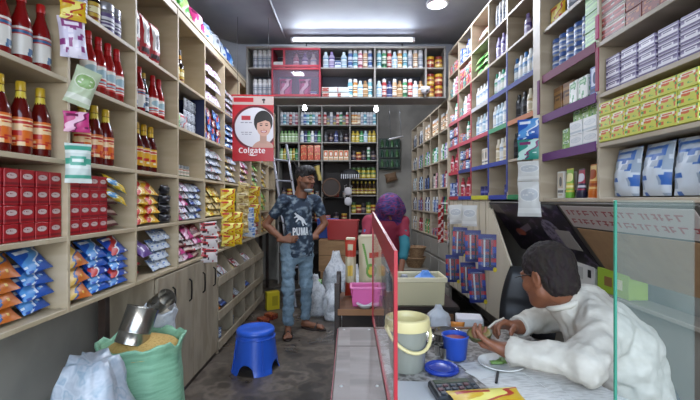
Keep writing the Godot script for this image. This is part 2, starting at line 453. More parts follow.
func grocery_rack():
	var lam := surf("laminate")
	var r := base("grocery_rack", Vector3.ZERO); tag(r, "tall beige laminate grocery rack full of sauces and packets", "rack")
	board(r, "back_panel", Vector3(-1.545, 0.885, -6.21), Vector3(-1.53, 2.66, -1.12), lam)
	for d in L_UP: board(r, "upright", Vector3(-1.53, 0.886, -d - 0.009), Vector3(FRONT_L + 0.001, 2.649, -d + 0.009), lam)
	for h in L_ROWS:
		if h > 2.5:
			board(r, "top_board", Vector3(-1.53, h - 0.022, -6.21), Vector3(FRONT_L + 0.004, h, -1.12), lam)
			board(r, "top_fascia", Vector3(FRONT_L - 0.02, h - 0.075, -6.2), Vector3(FRONT_L - 0.002, h - 0.023, -1.13), lam)
			continue
		for i in L_UP.size() - 1:
			board(r, "shelf", Vector3(-1.529, h - 0.02, -L_UP[i + 1] + 0.0095), Vector3(FRONT_L, h, -L_UP[i] - 0.0095), lam)
	# navy lining of one compartment
	var nv := mat("1b2347", 0.6)
	board(r, "navy_lining", Vector3(-1.528, 1.851, -3.189), Vector3(-1.522, 2.148, -2.711), nv)
	board(r, "navy_lining", Vector3(-1.521, 1.851, -3.189), Vector3(FRONT_L, 2.148, -3.185), nv)
	board(r, "navy_lining", Vector3(-1.521, 1.851, -2.715), Vector3(FRONT_L, 2.148, -2.711), nv)
	for d in [5.75, 6.18]: board(r, "support_post", Vector3(-1.3, 0.0, -d - 0.02), Vector3(-1.26, 0.884, -d + 0.02), surf("darkwood"))
	board(r, "support_post", Vector3(-1.3, 0.0, -2.10), Vector3(-1.26, 0.884, -2.06), surf("darkwood"))
	board(r, "support_post", Vector3(-1.5, 0.0, -1.2), Vector3(-1.46, 0.884, -1.16), surf("darkwood"))
	# closed base cabinet with doors
	var cb := surf("cabinet")
	var c := base("base_cabinet", Vector3(0, 0, 0)); tag(c, "grey brown wooden base cabinet with narrow doors and black handles", "cabinet")
	board(c, "body", Vector3(-1.5, 0.0, -3.49), Vector3(-1.185, 0.884, -2.42), cb)
	var e := [2.42, 2.70, 2.965, 3.23, 3.49]
	for i in 4:
		var d = board(c, "door", Vector3(-1.184, 0.035, -e[i + 1] + 0.003), Vector3(-1.162, 0.872, -e[i] - 0.003), cb, 0.003)
		var hz: float = (-e[i] - e[i + 1]) / 2 + (-0.06 if i < 3 else -0.04)
		var hm := tube([Vector3(-1.162, 0.62, hz), Vector3(-1.145, 0.635, hz), Vector3(-1.143, 0.70, hz), Vector3(-1.145, 0.765, hz), Vector3(-1.162, 0.78, hz)], 0.006, 6)
		part("handle", hm, mat("1a1815", 0.35, 0.6), d, -d.position)
	board(c, "plinth", Vector3(-1.184, 0.0, -3.49), Vector3(-1.17, 0.034, -2.42), surf("darkwood"))
	# open low rack with slanting bins
	var o := base("low_bin_rack", Vector3.ZERO); tag(o, "low open wooden rack with slanting bins beside the base cabinet", "rack")
	for d in [3.51, 3.95, 4.4, 4.85, 5.3]:
		var poly := PackedVector2Array([Vector2(0, 0), Vector2(0.34, 0), Vector2(0.34, 0.66), Vector2(0.22, 0.86), Vector2(0, 0.86)])
		part("bin_divider", slab(poly, 0.02), cb, o, Vector3(-1.5, 0.0, -d - 0.01), Vector3.ZERO)
	for h in [0.06, 0.32, 0.62]:
		board(o, "bin_shelf", Vector3(-1.5, h - 0.02, -5.3), Vector3(-1.162, h, -3.53), cb)
		board(o, "bin_lip", Vector3(-1.159, h - 0.025, -5.31), Vector3(-1.145, h + 0.05, -3.505), cb)
	board(o, "end_panel", Vector3(-1.5, 0, -3.5055), Vector3(-1.165, 0.86, -3.4955), cb)

# ---- cosmetics rack: turned a little, in its own axes: x into the shelf, z = -(distance along)
const C_YAW := 2.46
var crack: Node3D
func CT(along_d: float, h: float, inset: float) -> Vector3:
	return crack.transform * Vector3(inset, h, -(along_d - 2.4))
func crow_boards(r: Node, d0: float, d1: float, ups: Array, rows: Array, m: Material):
	for u in ups: board(r, "upright", Vector3(0, rows[0] - 0.02, -(u - 2.4) - 0.009), Vector3(0.33, rows[-1] - 0.021, -(u - 2.4) + 0.009), m)
	for h in rows:
		for i in ups.size() - 1:
			if h == rows[-1]: continue
			board(r, "shelf", Vector3(0.001, h - 0.018, -(ups[i + 1] - 2.4) + 0.0095), Vector3(0.329, h, -(ups[i] - 2.4) - 0.0095), m)
	board(r, "top_board", Vector3(0, rows[-1] - 0.02, -(d1 - 2.4) - 0.01), Vector3(0.33, rows[-1], -(d0 - 2.4) + 0.01), m)
	board(r, "back_panel", Vector3(0.331, rows[0] - 0.02, -(d1 - 2.4) - 0.01), Vector3(0.341, rows[-1], -(d0 - 2.4) + 0.01), m)

const C_UP := [2.48, 2.92, 3.27, 3.68, 4.06, 4.40]
const C_ROWS := [1.38, 1.64, 1.91, 2.17, 2.45, 2.70, 2.97]
const D_UP := [4.44, 4.83, 5.24, 5.65, 6.06, 6.47]
const D_ROWS := [0.90, 1.20, 1.50, 1.82, 2.16, 2.48]
func cosmetics_rack():
	var lam := surf("laminate_r")
	crack = base("cosmetics_rack", Vector3(1.17, 0, -2.4), C_YAW); tag(crack, "tall beige cosmetics rack with blue and red edged compartments", "rack")
	crow_boards(crack, 2.48, 4.40, C_UP, C_ROWS, lam)
	# coloured paper strips glued to the edges
	var cols := {"1.38": ["2a7a4a", "2b3a8c", "b9b52e", "2b3a8c", "a03038"], "1.64": ["", "2b3a8c", "2b3a8c", "25306e", "a8303c"], "1.91": ["b56a3a", "2e8a5a", "b0394a", "b0394a", "b0394a"], "2.17": ["27307c", "27307c", "b0aeb0", "b0394a", "a8303c"]}
	for h in C_ROWS:
		var key := "%.2f" % h
		if not cols.has(key): continue
		for i in 5:
			if cols[key][i] == "": continue
			board(crack, "edge_strip", Vector3(-0.004, h - 0.026, -(C_UP[i + 1] - 2.4) + 0.012), Vector3(-0.0005, h + 0.008, -(C_UP[i] - 2.4) - 0.012), mat(cols[key][i], 0.6), 0.0005)
	for u in [[2.92, "3a4488"], [3.27, "2b3a8c"], [3.68, "a8343e"], [4.06, "b0485a"]]:
		board(crack, "edge_strip", Vector3(-0.004, 1.41, -(u[0] - 2.4) - 0.011), Vector3(-0.0005, 2.43, -(u[0] - 2.4) + 0.011), mat(u[1], 0.6), 0.0005)
	# hanging board under the rack
	board(crack, "hanging_board", Vector3(0.012, 0.42, -(4.40 - 2.4)), Vector3(0.028, 1.358, -(3.3 - 2.4)), mat("bdb29c", 0.6))
	part("hanging_board", slab(PackedVector2Array([Vector2(.895, .42), Vector2(.50, .42), Vector2(.50, .88), Vector2(.85, 1.28), Vector2(.895, 1.28)]), .016), mat("bdb29c", 0.6), crack, Vector3(.02, 0, 0), Vector3(0, 90, 0))
	for i in 7:
		var dd := 3.36 + i * 0.15
		board(crack, "board_seam", Vector3(0.008, 0.42, -(dd - 2.4) - 0.004), Vector3(0.0119, 1.358, -(dd - 2.4) + 0.004), mat("a39983", 0.6), 0.0005)
	# rear half of the same run, lower shelves
	var r2 := base("rear_cosmetics_rack", Vector3(1.17, 0, -2.4), C_YAW); tag(r2, "grey beige cosmetics rack under the loft towards the rear wall", "rack")
	crow_boards(r2, 4.44, 6.47, D_UP, D_ROWS, lam)
	board(r2, "base_front", Vector3(0.02, 0.0, -(6.47 - 2.4)), Vector3(0.05, 0.878, -(4.44 - 2.4)), mat("8a857c", 0.6))
	for i in 5:
		for k in 3: board(r2, "drawer_front", Vector3(0.004, 0.66 - k * 0.27, -(D_UP[i + 1] - 2.4) + 0.02), Vector3(0.0195, 0.86 - k * 0.27 + 0.04 * int(k > 0), -(D_UP[i] - 2.4) - 0.02), mat("99948a", 0.55), 0.004)

func soap_bay():
	var lam := surf("laminate_r")
	var r := base("soap_bay", Vector3.ZERO); tag(r, "beige shelf bay with purple edging stocked with soap cartons", "rack")
	var ups := [2.41, 1.84, 1.28]
	var rows := [1.36, 1.61, 1.835, 2.07, 2.35, 2.72]
	board(r, "pillar", Vector3(1.125, 1.34, -2.462), Vector3(1.49, CEIL - 0.005, -2.365), lam, 0.004)
	for u in [1.84, 1.28]: board(r, "upright", Vector3(1.141, 1.34, -u - 0.009), Vector3(1.49, CEIL - 0.005, -u + 0.009), lam)
	for h in rows:
		board(r, "shelf", Vector3(1.14, h - 0.02, -2.364), Vector3(1.489, h, -1.8495), lam)
		board(r, "shelf", Vector3(1.14, h - 0.02, -1.8305), Vector3(1.489, h, -1.2895), lam)
	board(r, "back_panel", Vector3(1.49, 1.34, -2.46), Vector3(1.5, CEIL - 0.005, -1.27), lam)
	for s in [[1.61, "5e2a68"], [1.835, "622866"], [2.07, "74244c"]]:
		board(r, "purple_edge_strip", Vector3(1.134, s[0] - 0.034, -2.36), Vector3(1.1395, s[0] + 0.012, -1.85), mat(s[1], 0.65), 0.0005)
	board(r, "purple_edge_strip", Vector3(1.119, 1.86, -2.395), Vector3(1.1245, 2.06, -2.37), mat("6a2560", 0.6), 0.0005)
	board(r, "magenta_edge_strip", Vector3(1.135, 2.09, -1.852), Vector3(1.1405, 2.2, -1.83), mat("b23c6c", 0.6), 0.0005)
	board(r, "purple_edge_strip", Vector3(1.135, 1.85, -1.852), Vector3(1.1405, 2.05, -1.83), mat("97304e", 0.6), 0.0005)

func back_rack():
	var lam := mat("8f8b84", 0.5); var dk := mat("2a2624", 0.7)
	var r := base("back_rack", Vector3.ZERO); tag(r, "wide back rack of bottles and cartons on the rear wall", "rack")
	var xs := [-1.15, -0.82, -0.45, 0.0, 0.44]
	var rows := [1.99, 2.278, 2.558, 2.87]
	for x in xs: board(r, "upright", Vector3(x - 0.01, 0.0, -6.74), Vector3(x + 0.01, 2.849, -6.40), lam)
	for h in rows:
		if h > 2.8: board(r, "top_board", Vector3(-1.16, h - 0.02, -6.74), Vector3(0.45, h, -6.395), lam)
		else:
			for i in 4: board(r, "shelf", Vector3(xs[i] + 0.0105, h - 0.02, -6.735), Vector3(xs[i + 1] - 0.0105, h, -6.4), lam)
	for h in [1.70, 1.43, 1.14, 0.85, 0.5]:
		board(r, "shelf", Vector3(xs[3] + 0.0105, h - 0.02, -6.735), Vector3(xs[4] - 0.0105, h, -6.4), lam)
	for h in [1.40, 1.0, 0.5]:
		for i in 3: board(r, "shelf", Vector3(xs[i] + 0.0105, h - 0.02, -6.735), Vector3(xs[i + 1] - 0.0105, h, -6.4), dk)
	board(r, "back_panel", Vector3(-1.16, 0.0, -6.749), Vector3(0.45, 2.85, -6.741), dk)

var LZ := -4.42
const LX := [-1.14, -0.86, -0.335, 0.275, 0.84, 1.05]
func loft():
	var lam := mat("98948e", 0.5); var red := mat("a8283c", 0.4)
	var r := base("loft_shelf", Vector3.ZERO); tag(r, "overhead loft shelf spanning the aisle below the tube light", "shelf")
	board(r, "bottom_board", Vector3(-1.15, 2.472, -4.72), Vector3(1.06, 2.49, LZ + 0.01), mat("7d7a76", 0.55))
	board(r, "top_board", Vector3(-1.15, 3.03, -4.72), Vector3(1.06, 3.05, LZ), lam)
	board(r, "back_panel", Vector3(-1.15, 2.49, -4.73), Vector3(1.06, 3.03, -4.721), mat("5b5f70", 0.6))
	for i in LX.size(): board(r, "upright", Vector3(LX[i] - 0.009, 2.491, -4.72), Vector3(LX[i] + 0.009, 3.029, LZ), lam if i != 1 and i != 2 else red)
	for i in LX.size() - 1: board(r, "mid_shelf", Vector3(LX[i] + 0.01, 2.80, -4.715), Vector3(LX[i + 1] - 0.01, 2.815, LZ), lam if i != 1 else red)
	# red framed glass display
	for h in [2.492, 2.786, 2.817, 3.004]: board(r, "red_frame_bar", Vector3(LX[1] + 0.01, h, LZ + 0.001), Vector3(LX[2] - 0.01, h + 0.024, LZ + 0.014), red)
	board(r, "red_frame_bar", Vector3(LX[1] + 0.12, 2.842, LZ + 0.001), Vector3(LX[1] + 0.145, 3.003, LZ + 0.013), red)
	board(r, "glass_pane", Vector3(LX[1] + 0.012, 2.52, LZ + 0.004), Vector3(LX[2] - 0.012, 2.784, LZ + 0.007), glassmat("c8b8d0", 0.14))
	board(r, "glass_pane", Vector3(LX[1] + 0.148, 2.842, LZ + 0.004), Vector3(LX[2] - 0.012, 3.002, LZ + 0.007), glassmat("c8b8d0", 0.14))
	for s in [-0.5, 0.6]: part("hanger_rod", tube([Vector3(s, 3.05, -4.6), Vector3(s, CEIL, -4.6)], 0.008, 6), mat("55565c", 0.4, 0.5), r)

# ==================================================================== goods: one of each kind, copied onto the shelves
func add_proto(key: String, node: Node3D, w: float, h: float, dp: float):
	protos[key] = {"node": node, "w": w, "h": h, "d": dp}

func bottle(key: String, shape: String, h: float, r: float, body: Material, cap: Material, label: Material = null, neck: Material = null):
	var o := Node3D.new()
	var P := []; var C := []; var Lb := [0.14, 0.5]; var sz := 1.0
	match shape:
		"sauce":
			P = [0, 0, .92, 0, 1, .025, 1, .52, .93, .6, .62, .72, .44, .8, .4, .9]; C = [.46, .87, .47, .89, .44, .99, .38, 1, 0, 1]; Lb = [.12, .5]
		"shampoo":
			P = [0, 0, .94, 0, 1, .02, 1.02, .4, .98, .7, .8, .79, .4, .81]; C = [.0, .80, .52, .80, .54, .82, .5, .985, .42, 1, 0, 1]; Lb = [.12, .66]; sz = 0.62
		"can":
			P = [0, 0, .93, 0, 1, .012, 1, .78, .9, .82, .7, .83]; C = [.86, .81, .88, .82, .88, .96, .78, 1, 0, 1]; Lb = [.03, .76]
		"jar":
			P = [0, 0, .94, 0, 1, .03, 1, .7, .9, .77, .86, .8]; C = [.98, .76, 1, .78, 1, .97, .95, 1, 0, 1]; Lb = [.12, .66]
		"amber":
			P = [0, 0, .94, 0, 1, .02, 1, .5, .95, .57, .6, .68, .42, .72, .4, .9]; C = [.45, .85, .45, .99, .4, 1, 0, 1]; Lb = [.12, .46]
		"pump":
			P = [0, 0, .94, 0, 1, .02, 1, .62, .7, .7, .3, .72]; C = [.0, .70, .36, .70, .36, .80, .14, .81, .14, .93, .3, .94, .3, 1, 0, 1]; Lb = [.1, .56]
	var pv := V2(P); var cv := V2(C)
	for i in pv.size(): pv[i] = Vector2(pv[i].x * r, pv[i].y * h)
	for i in cv.size(): cv[i] = Vector2(cv[i].x * r, cv[i].y * h)
	part("bottle" if shape != "jar" and shape != "can" else shape, lathe(pv, 14, 1.0, sz), body, o)
	if label: part("label", lathe(V2([r * 1.012, Lb[0] * h, r * 1.012, Lb[1] * h]), 14, 1.0, sz), label, o)
	if neck: part("neck_band", lathe(V2([r * 0.55, .74 * h, r * 0.47, .80 * h, r * 0.43, .86 * h]), 12, 1.0, sz), neck, o)
	part("lid" if shape == "jar" else "cap", lathe(cv, 12, 1.0, sz), cap, o)
	add_proto(key, o, r * 2, h, r * 2 * sz)

func carton(key: String, w: float, h: float, dp: float, m: Material, b := 0.002):
	var o := MeshInstance3D.new(); o.mesh = cbox(w, h, dp, b); o.material_override = m
	add_proto(key, o, w, h, dp)

func pouch(key: String, w: float, h: float, t: float, m: Material, seed_ := 1):
	var o := MeshInstance3D.new(); o.mesh = pouch_mesh(w, h, t, seed_); o.material_override = m
	add_proto(key, o, w, h, t)

func squeeze_tube(key: String, w: float, h: float, m: Material, cap: Material):
	var o := Node3D.new()
	var v := PackedVector3Array(); var uv := PackedVector2Array(); var idx := PackedInt32Array()
	for j in 9:
		var b := j / 8.0
		for i in 17:
			var a := -PI + TAU * i / 16
			v.append(Vector3(sin(a) * w * lerpf(0.42, 0.5, b), h * (0.2 + 0.8 * b), cos(a) * w * lerpf(0.36, 0.02, b))); uv.append(Vector2(i / 16.0, 1 - b))
	for j in 8:
		for i in 16:
			var p := j * 17 + i
			idx.append_array(PackedInt32Array([p, p + 17, p + 18, p, p + 18, p + 1]))
	part("tube_body", amesh(v, mesh_normals(v, idx), uv, idx), m, o)
	part("cap", lathe(V2([0, 0, w * .36, 0, w * .38, h * .02, w * .4, h * .2, 0, h * .21]), 14), cap, o)
	add_proto(key, o, w, h, w * 0.8)

func put(key: String, xf: Transform3D, called: String, label: String, category: String, group := "") -> Node3D:
	var o: Node3D = protos[key].node.duplicate()
	o.name = uniq(called); add_child(o)
	o.transform = xf
	return tag(o, label, category, group)

func make_protos():
	var w := mat("e4e2dc", 0.35)
	bottle("ketchup", "sauce", .275, .034, mat("8e1512", .12), mat("b3161a", .35), print_mat(["c8302a", "e8e2d8", "9cb8c0"], 4), mat("a81818", .3))
	bottle("chilli", "sauce", .27, .034, mat("7a1010", .12), mat("b01a1a", .35), print_mat(["d8d4cc", "b03030", "2f5f8a"], 3))
	bottle("darksauce", "sauce", .285, .036, mat("4a0d0c", .1), mat("c79a1e", .3), print_mat(["d9a51e", "e8dcc0", "b8231c"], 3), mat("d8b020", .4))
	bottle("orangesauce", "sauce", .275, .036, mat("5a100c", .1), mat("c8a42a", .3), print_mat(["d86a20", "f0d0a0", "b8231c"], 3), mat("d8c040", .4))
	bottle("blacksauce", "sauce", .26, .032, mat("140d0b", .1), mat("b08a28", .3), print_mat(["c9cdd2", "3a4a60", "d8d8d8"], 2))
	bottle("syrup", "amber", .27, .036, mat("241209", .08), mat("1c1410", .4), print_mat(["c8a83a", "e8e0b0", "7a3a1a"], 0), mat("c58a22", .3))
	bottle("smalljar", "jar", .095, .026, mat("c8c0b0", .2), mat("9aa0a4", .3, .6), print_mat(["c04a3a", "e0dcd0", "5a6a50"], 2))
	bottle("steeljar", "jar", .16, .045, mat("9a9aa0", .25, .5), mat("b0b0b8", .3, .6), print_mat(["5a4a7a", "d0d0d8", "3a3a50"], 2))
	for a in [["whitebottle", "e2e2de", "e8e8e4", ["e8e8e6", "9ab0c8", "c8d0d8"]], ["capblue", "dde0e2", "3a78b8", ["e4e6e8", "4a88c0", "88a8c0"]], ["capgreen", "dcdcd6", "3f9a78", ["e4e4de", "5aa888", "b0c8b8"]], ["creambottle", "cfc4a8", "d8d0b8", ["d8ccb0", "b09868", "e8e0d0"]], ["blackbottle", "141518", "0e0f10", ["1a1b20", "3a3c44", "50525a"]], ["palebottle", "b8cdd8", "c8dce6", ["c0d6e2", "7aa8c8", "e6eef2"]], ["pinkbottle", "c88a98", "d8a8b0", ["d098a4", "a84868", "e8d0d4"]], ["redbottle", "a8283a", "8a1c2a", ["b03040", "e0d0d0", "801828"]], ["navybottle", "2a3468", "1c2450", ["303c78", "c8ccd8", "1c2450"]], ["greenbottle", "4a9a5a", "2f7a40", ["5aa868", "d8e8d0", "2a6a38"]], ["palegreen", "b4cc9c", "6a9a58", ["bcd4a4", "7aa860", "e8f0e0"]], ["yellowbottle", "c8b040", "b09828", ["d0b848", "806a20", "e8e0a8"]], ["lilacbottle", "a89cc0", "8a7ab0", ["b0a4c8", "5a4a90", "e0dcea"]], ["tanbottle", "b08a60", "8a6840", ["b8946a", "6a4828", "e0d0b8"]]]:
		bottle(a[0], "shampoo", .19, .033, mat(a[1], .3), mat(a[2], .35), print_mat(a[3], 4))
	for a in [["whitecan", "dcdcde", ["e0e0e2", "b8bcc4", "8890a0"]], ["redcan", "b03030", ["b83438", "e0c8c0", "801c20"]], ["bluecan", "3a5a98", ["4468a8", "d0d8e4", "203a70"]], ["greencan", "3f8a58", ["4a9862", "d8e4d4", "205a38"]], ["orangecan", "c07a30", ["cc8838", "f0e0c0", "8a4a18"]], ["blackcan", "26262c", ["2c2c34", "80808a", "b0a060"]], ["pinkcan", "c06a80", ["c87488", "f0dce0", "903a54"]], ["cyancan", "6aa8b8", ["74b4c4", "e0f0f2", "2a6a80"]], ["peachcan", "c8a078", ["d0aa84", "f0e4d0", "8a5a38"]]]:
		bottle(a[0], "can", .21, .027, mat(a[1], .3), mat("d0d0d0" if a[0] != "blackcan" else "202024", .35), print_mat(a[2], 2))
	bottle("goldjar", "jar", .13, .045, mat("b08a30", .25), mat("7a2a20", .35), print_mat(["c8a040", "7a2418", "e8d090"], 0))
	bottle("redjar", "jar", .13, .045, mat("8a3428", .25), mat("c8a030", .35), print_mat(["a04030", "e0c890", "501810"], 0))
	bottle("greenjar", "jar", .13, .045, mat("3a6a3a", .25), mat("2a2a2a", .35), print_mat(["487a48", "d8d8a0", "204020"], 0))
	bottle("darkjar", "jar", .15, .04, mat("241d22", .2), mat("30262c", .35), print_mat(["382c3c", "a08a70", "584a60"], 0))
	bottle("yellowjar", "jar", .17, .036, mat("b8a030", .25), mat("3a5a2a", .35), print_mat(["c8b440", "3a6a30", "f0e8b0"], 0))
	bottle("oilbottle", "amber", .22, .034, mat("3a2410", .12), mat("b09a28", .35), print_mat(["c8b040", "6a2a18", "e8e0b0"], 0))
	bottle("silvercup", "jar", .10, .036, mat("b8bcc4", .25, .4), mat("3a5a98", .35), print_mat(["c8ccd4", "4a6aa8", "8890a0"], 2))
	bottle("violetcup", "jar", .09, .033, mat("2c2f70", .3), mat("23265c", .35), print_mat(["34388a", "7a80c0", "20245a"], 0))
	# cartons
	carton("redbox", .062, .064, .16, print_mat(["a3161e", "c8b0aa", "7a1018"], 0))
	carton("brownbox", .09, .16, .12, print_mat(["7a5428", "9a7038", "5a3a18"], 2))
	carton("greenbox", .10, .085, .15, print_mat(["5fa02c", "4c8a24", "7ab848"], 2))
	carton("whitesoap", .13, .055, .09, print_mat(["dcdedd", "e6e8e7", "a8c0b8"], 0))
	carton("whitecarton", .11, .07, .12, print_mat(["e0e0de", "d4d6d6", "b8c0c4"], 0))
	carton("greensoap", .07, .06, .09, print_mat(["8ab060", "e4e6d8", "3a7a48"], 3))
	carton("babysoap", .085, .058, .11, print_mat(["c8c850", "e8e4d0", "d0602a", "4a9a48"], 3))
	carton("redwhitebox", .08, .055, .13, print_mat(["d8d0c8", "a83a30", "5a2a20"], 2))
	carton("brownredbox", .09, .058, .13, print_mat(["7a3024", "b86838", "401810"], 3))
	carton("greenwhitebox", .08, .13, .10, print_mat(["d8dcd4", "5a9a68", "a8c8a0"], 3))
	carton("bluecarton", .07, .15, .10, print_mat(["3a5aa0", "d0d8e8", "20386a"], 4))
	carton("violetpack", .09, .05, .12, print_mat(["8a80a0", "e0dce4", "4a3a6a"], 2))
	carton("orangecarton", .095, .12, .10, print_mat(["c8482a", "e8b878", "8a2018"], 3))
	carton("stripecarton", .075, .16, .10, print_mat(["d0b088", "c85a30", "e8e0d0"], 4))
	carton("yellowcarton", .10, .13, .09, print_mat(["b8b048", "5a7a30", "e4e0a8"], 3))
	carton("whitebox", .06, .15, .08, print_mat(["dcdad2", "c8b8a0", "6a6a68"], 4))
	carton("bluewhitebox", .07, .09, .08, print_mat(["c8d4e0", "2a58a0", "e8eef2"], 2))
	carton("colourbox", .07, .10, .09, print_mat(["c04048", "e0d8d0", "3a6a98", "d0a840"], 3))
	carton("colourpack", .08, .08, .09, print_mat(["3a6a98", "d8d4cc", "c04048", "d0a840"], 3))
	carton("tealpack", .075, .09, .09, print_mat(["3a8a8a", "dce4e0", "b03a50", "e0c860"], 3))
	carton("rosepack", .075, .09, .09, print_mat(["b84a60", "ecdcdc", "5a2a5a", "e0c860"], 3))
	# packets: key, colours, style
	for a in [["p_yellowred", ["d8a418", "c8281c", "f0e0a0"], 1], ["p_black", ["16161a", "2a2a30", "3c3c44"], 0], ["p_blue", ["1d55b0", "5a9ad8", "e0e8f0"], 1], ["p_navy", ["1a2a5a", "c8ccd8", "3a5aa0"], 0], ["p_red", ["a81c20", "d8c8c0", "701014"], 1], ["p_maroon", ["5a1018", "8a3038", "c0a898"], 0], ["p_bluered", ["2448a8", "c83838", "e8e8ea"], 1], ["p_yellow", ["d0a81c", "e8dc70", "b03020"], 1], ["p_cream", ["c8b070", "e0d4a8", "8a6a38"], 3], ["p_white", ["d0d0ce", "9aa0a8", "b03038"], 1], ["p_whiteblue", ["ccd4dc", "3a68b0", "9aa8b8"], 3], ["p_whitered", ["d4ccc8", "b03038", "3a2a2a"], 3], ["p_pink", ["c03878", "e8b8cc", "701848"], 1], ["p_purple", ["5a3a80", "b8a8cc", "d8d0e0"], 3], ["p_green", ["3f9a38", "a8d878", "e0e8d0"], 1], ["p_orange", ["c86a1c", "e8c060", "2a58a0"], 1], ["p_silver", ["b0b4bc", "d8dce0", "5a6070"], 3], ["p_teal", ["2a8a7a", "c0e0d8", "7a2a60"], 1], ["p_palegreen", ["b8c4a4", "88a868", "d8dccc"], 0], ["p_plain", ["c4c4c0", "b0b4b8", "d4d4d0"], 0], ["p_mint", ["c8d4cc", "4aa088", "dce4dc"], 2], ["p_violetwhite", ["d4cce0", "8a3a78", "e8e0ec"], 3]]:
		pouch(a[0], .146, .115, .025, print_mat(a[1], a[2]), a[0].hash() % 50)
		pouch(a[0] + "_s", .092, .085, .019, print_mat(a[1], a[2]), a[0].hash() % 60)
		pouch(a[0] + "_l", .19, .25, .07, print_mat(a[1], a[2]), a[0].hash() % 70)
	pouch("saucepack", .10, .27, .06, print_mat(["b0202a", "e4e0dc", "38242a"], 4), 3)
	pouch("biscuit", .19, .065, .03, print_mat(["d8b41c", "5a98c8", "e8e4c0"], 1), 4)
	pouch("blackslab", .13, .06, .045, print_mat(["121216", "26262c", "34343c"], 0), 9)
	# cream tubes
	squeeze_tube("tube_yellow", .06, .16, print_mat(["d4c04a", "8ab84a", "e8e0a0"], 4), mat("6aa838", .4))
	squeeze_tube("tube_navy", .065, .15, print_mat(["2a2c48", "a83048", "d0d0d8"], 4), mat("20223a", .4))
	squeeze_tube("tube_orange", .06, .165, print_mat(["d07a2c", "e8c880", "a84a18"], 4), mat("c86a20", .4))
	# blister card
	var o := Node3D.new()
	part("card", cbox(.13, .20, .003, .001), print_mat(["1c2a70", "b83038", "3048a0"], 2), o)
	for i in 2:
		part("brush", tube([Vector3(-.02 + .04 * i, .02, .008), Vector3(-.02 + .04 * i, .10, .010), Vector3(-.02 + .04 * i, .17, .008)], .007, 6), mat(["d8d8dc", "1a1a20"][i], .4), o)
	part("clear_shell", cbox(.09, .16, .018, .006), glassmat("d0d8e8", .12), o, Vector3(0, .02, .0105))
	part("hang_tab", lathe(V2([0, 0, .014, 0, .014, .004, 0, .004]), 10), mat("d8c020", .5), o, Vector3(.055, .006, .003), Vector3(90, 0, 0))
	add_proto("blister", o, .13, .2, .03)

# plain look of a kind: [colour, noun]
const LOOKS := {"steeljar": "silver,jar", "smalljar": "small,jar", "syrup": "dark amber,bottle", "whitebottle": "white,bottle", "capblue": "white blue-capped,bottle", "capgreen": "white green-capped,bottle", "creambottle": "cream,bottle", "blackbottle": "black,bottle", "palebottle": "pale blue,bottle", "pinkbottle": "pink,bottle", "redbottle": "red,bottle", "navybottle": "navy,bottle", "greenbottle": "green,bottle", "palegreen": "pale green,bottle", "yellowbottle": "yellow,bottle", "lilacbottle": "lilac,bottle", "tanbottle": "tan,bottle", "whitecan": "white,spray can", "redcan": "red,spray can", "bluecan": "blue,spray can", "greencan": "green,spray can", "orangecan": "orange,spray can", "blackcan": "black,spray can", "pinkcan": "pink,spray can", "cyancan": "light blue,spray can", "peachcan": "peach,spray can", "goldjar": "gold,jar", "redjar": "red brown,jar", "darkjar": "dark,jar", "yellowjar": "yellow,jar", "bluecarton": "blue,carton", "bluewhitebox": "blue and white,carton", "rosepack": "rose red,carton", "colourbox": "red and blue,carton", "colourpack": "steel blue,carton", "tealpack": "teal,carton", "whitebox": "tall white,carton", "redwhitebox": "white and red,carton", "whitesoap": "flat white,carton", "p_yellowred": "yellow and red", "p_bluered": "blue and red", "p_whiteblue": "white and blue", "p_whitered": "white and red", "p_violetwhite": "violet and white"}
func look(k: String) -> Array:
	if k.begins_with("p_"):
		var b := k.trim_suffix("_s").trim_suffix("_l")
		return [LOOKS.get(b, b.substr(2)), "sachet" if k.ends_with("_s") else "packet"]
	return Array(LOOKS[k].split(","))

# fill part of a shelf. side: -1 grocery rack, 1 cosmetics rack, 2 soap bay
func shelf_xf(side: int, d: float, h: float, inset: float, yaw: float, tilt := 0.0, roll := 0.0) -> Transform3D:
	var p := Vector3.ZERO; var y := 0.0
	if side == -1: p = Vector3(FRONT_L - inset, h, -d); y = 90.0
	elif side == 1: p = CT(d, h, inset); y = -90.0 + C_YAW
	elif side == 2: p = Vector3(1.14 + inset, h, -d); y = -90.0
	elif side == 3: p = Vector3(d, h, -6.40 - inset)      # back rack: d is x
	elif side == 4: p = Vector3(d, h, LZ - inset)         # loft: d is x
	return Transform3D(Basis(Vector3.UP, deg_to_rad(y + yaw)) * Basis(Vector3.RIGHT, deg_to_rad(tilt)) * Basis(Vector3.BACK, deg_to_rad(roll)), p)

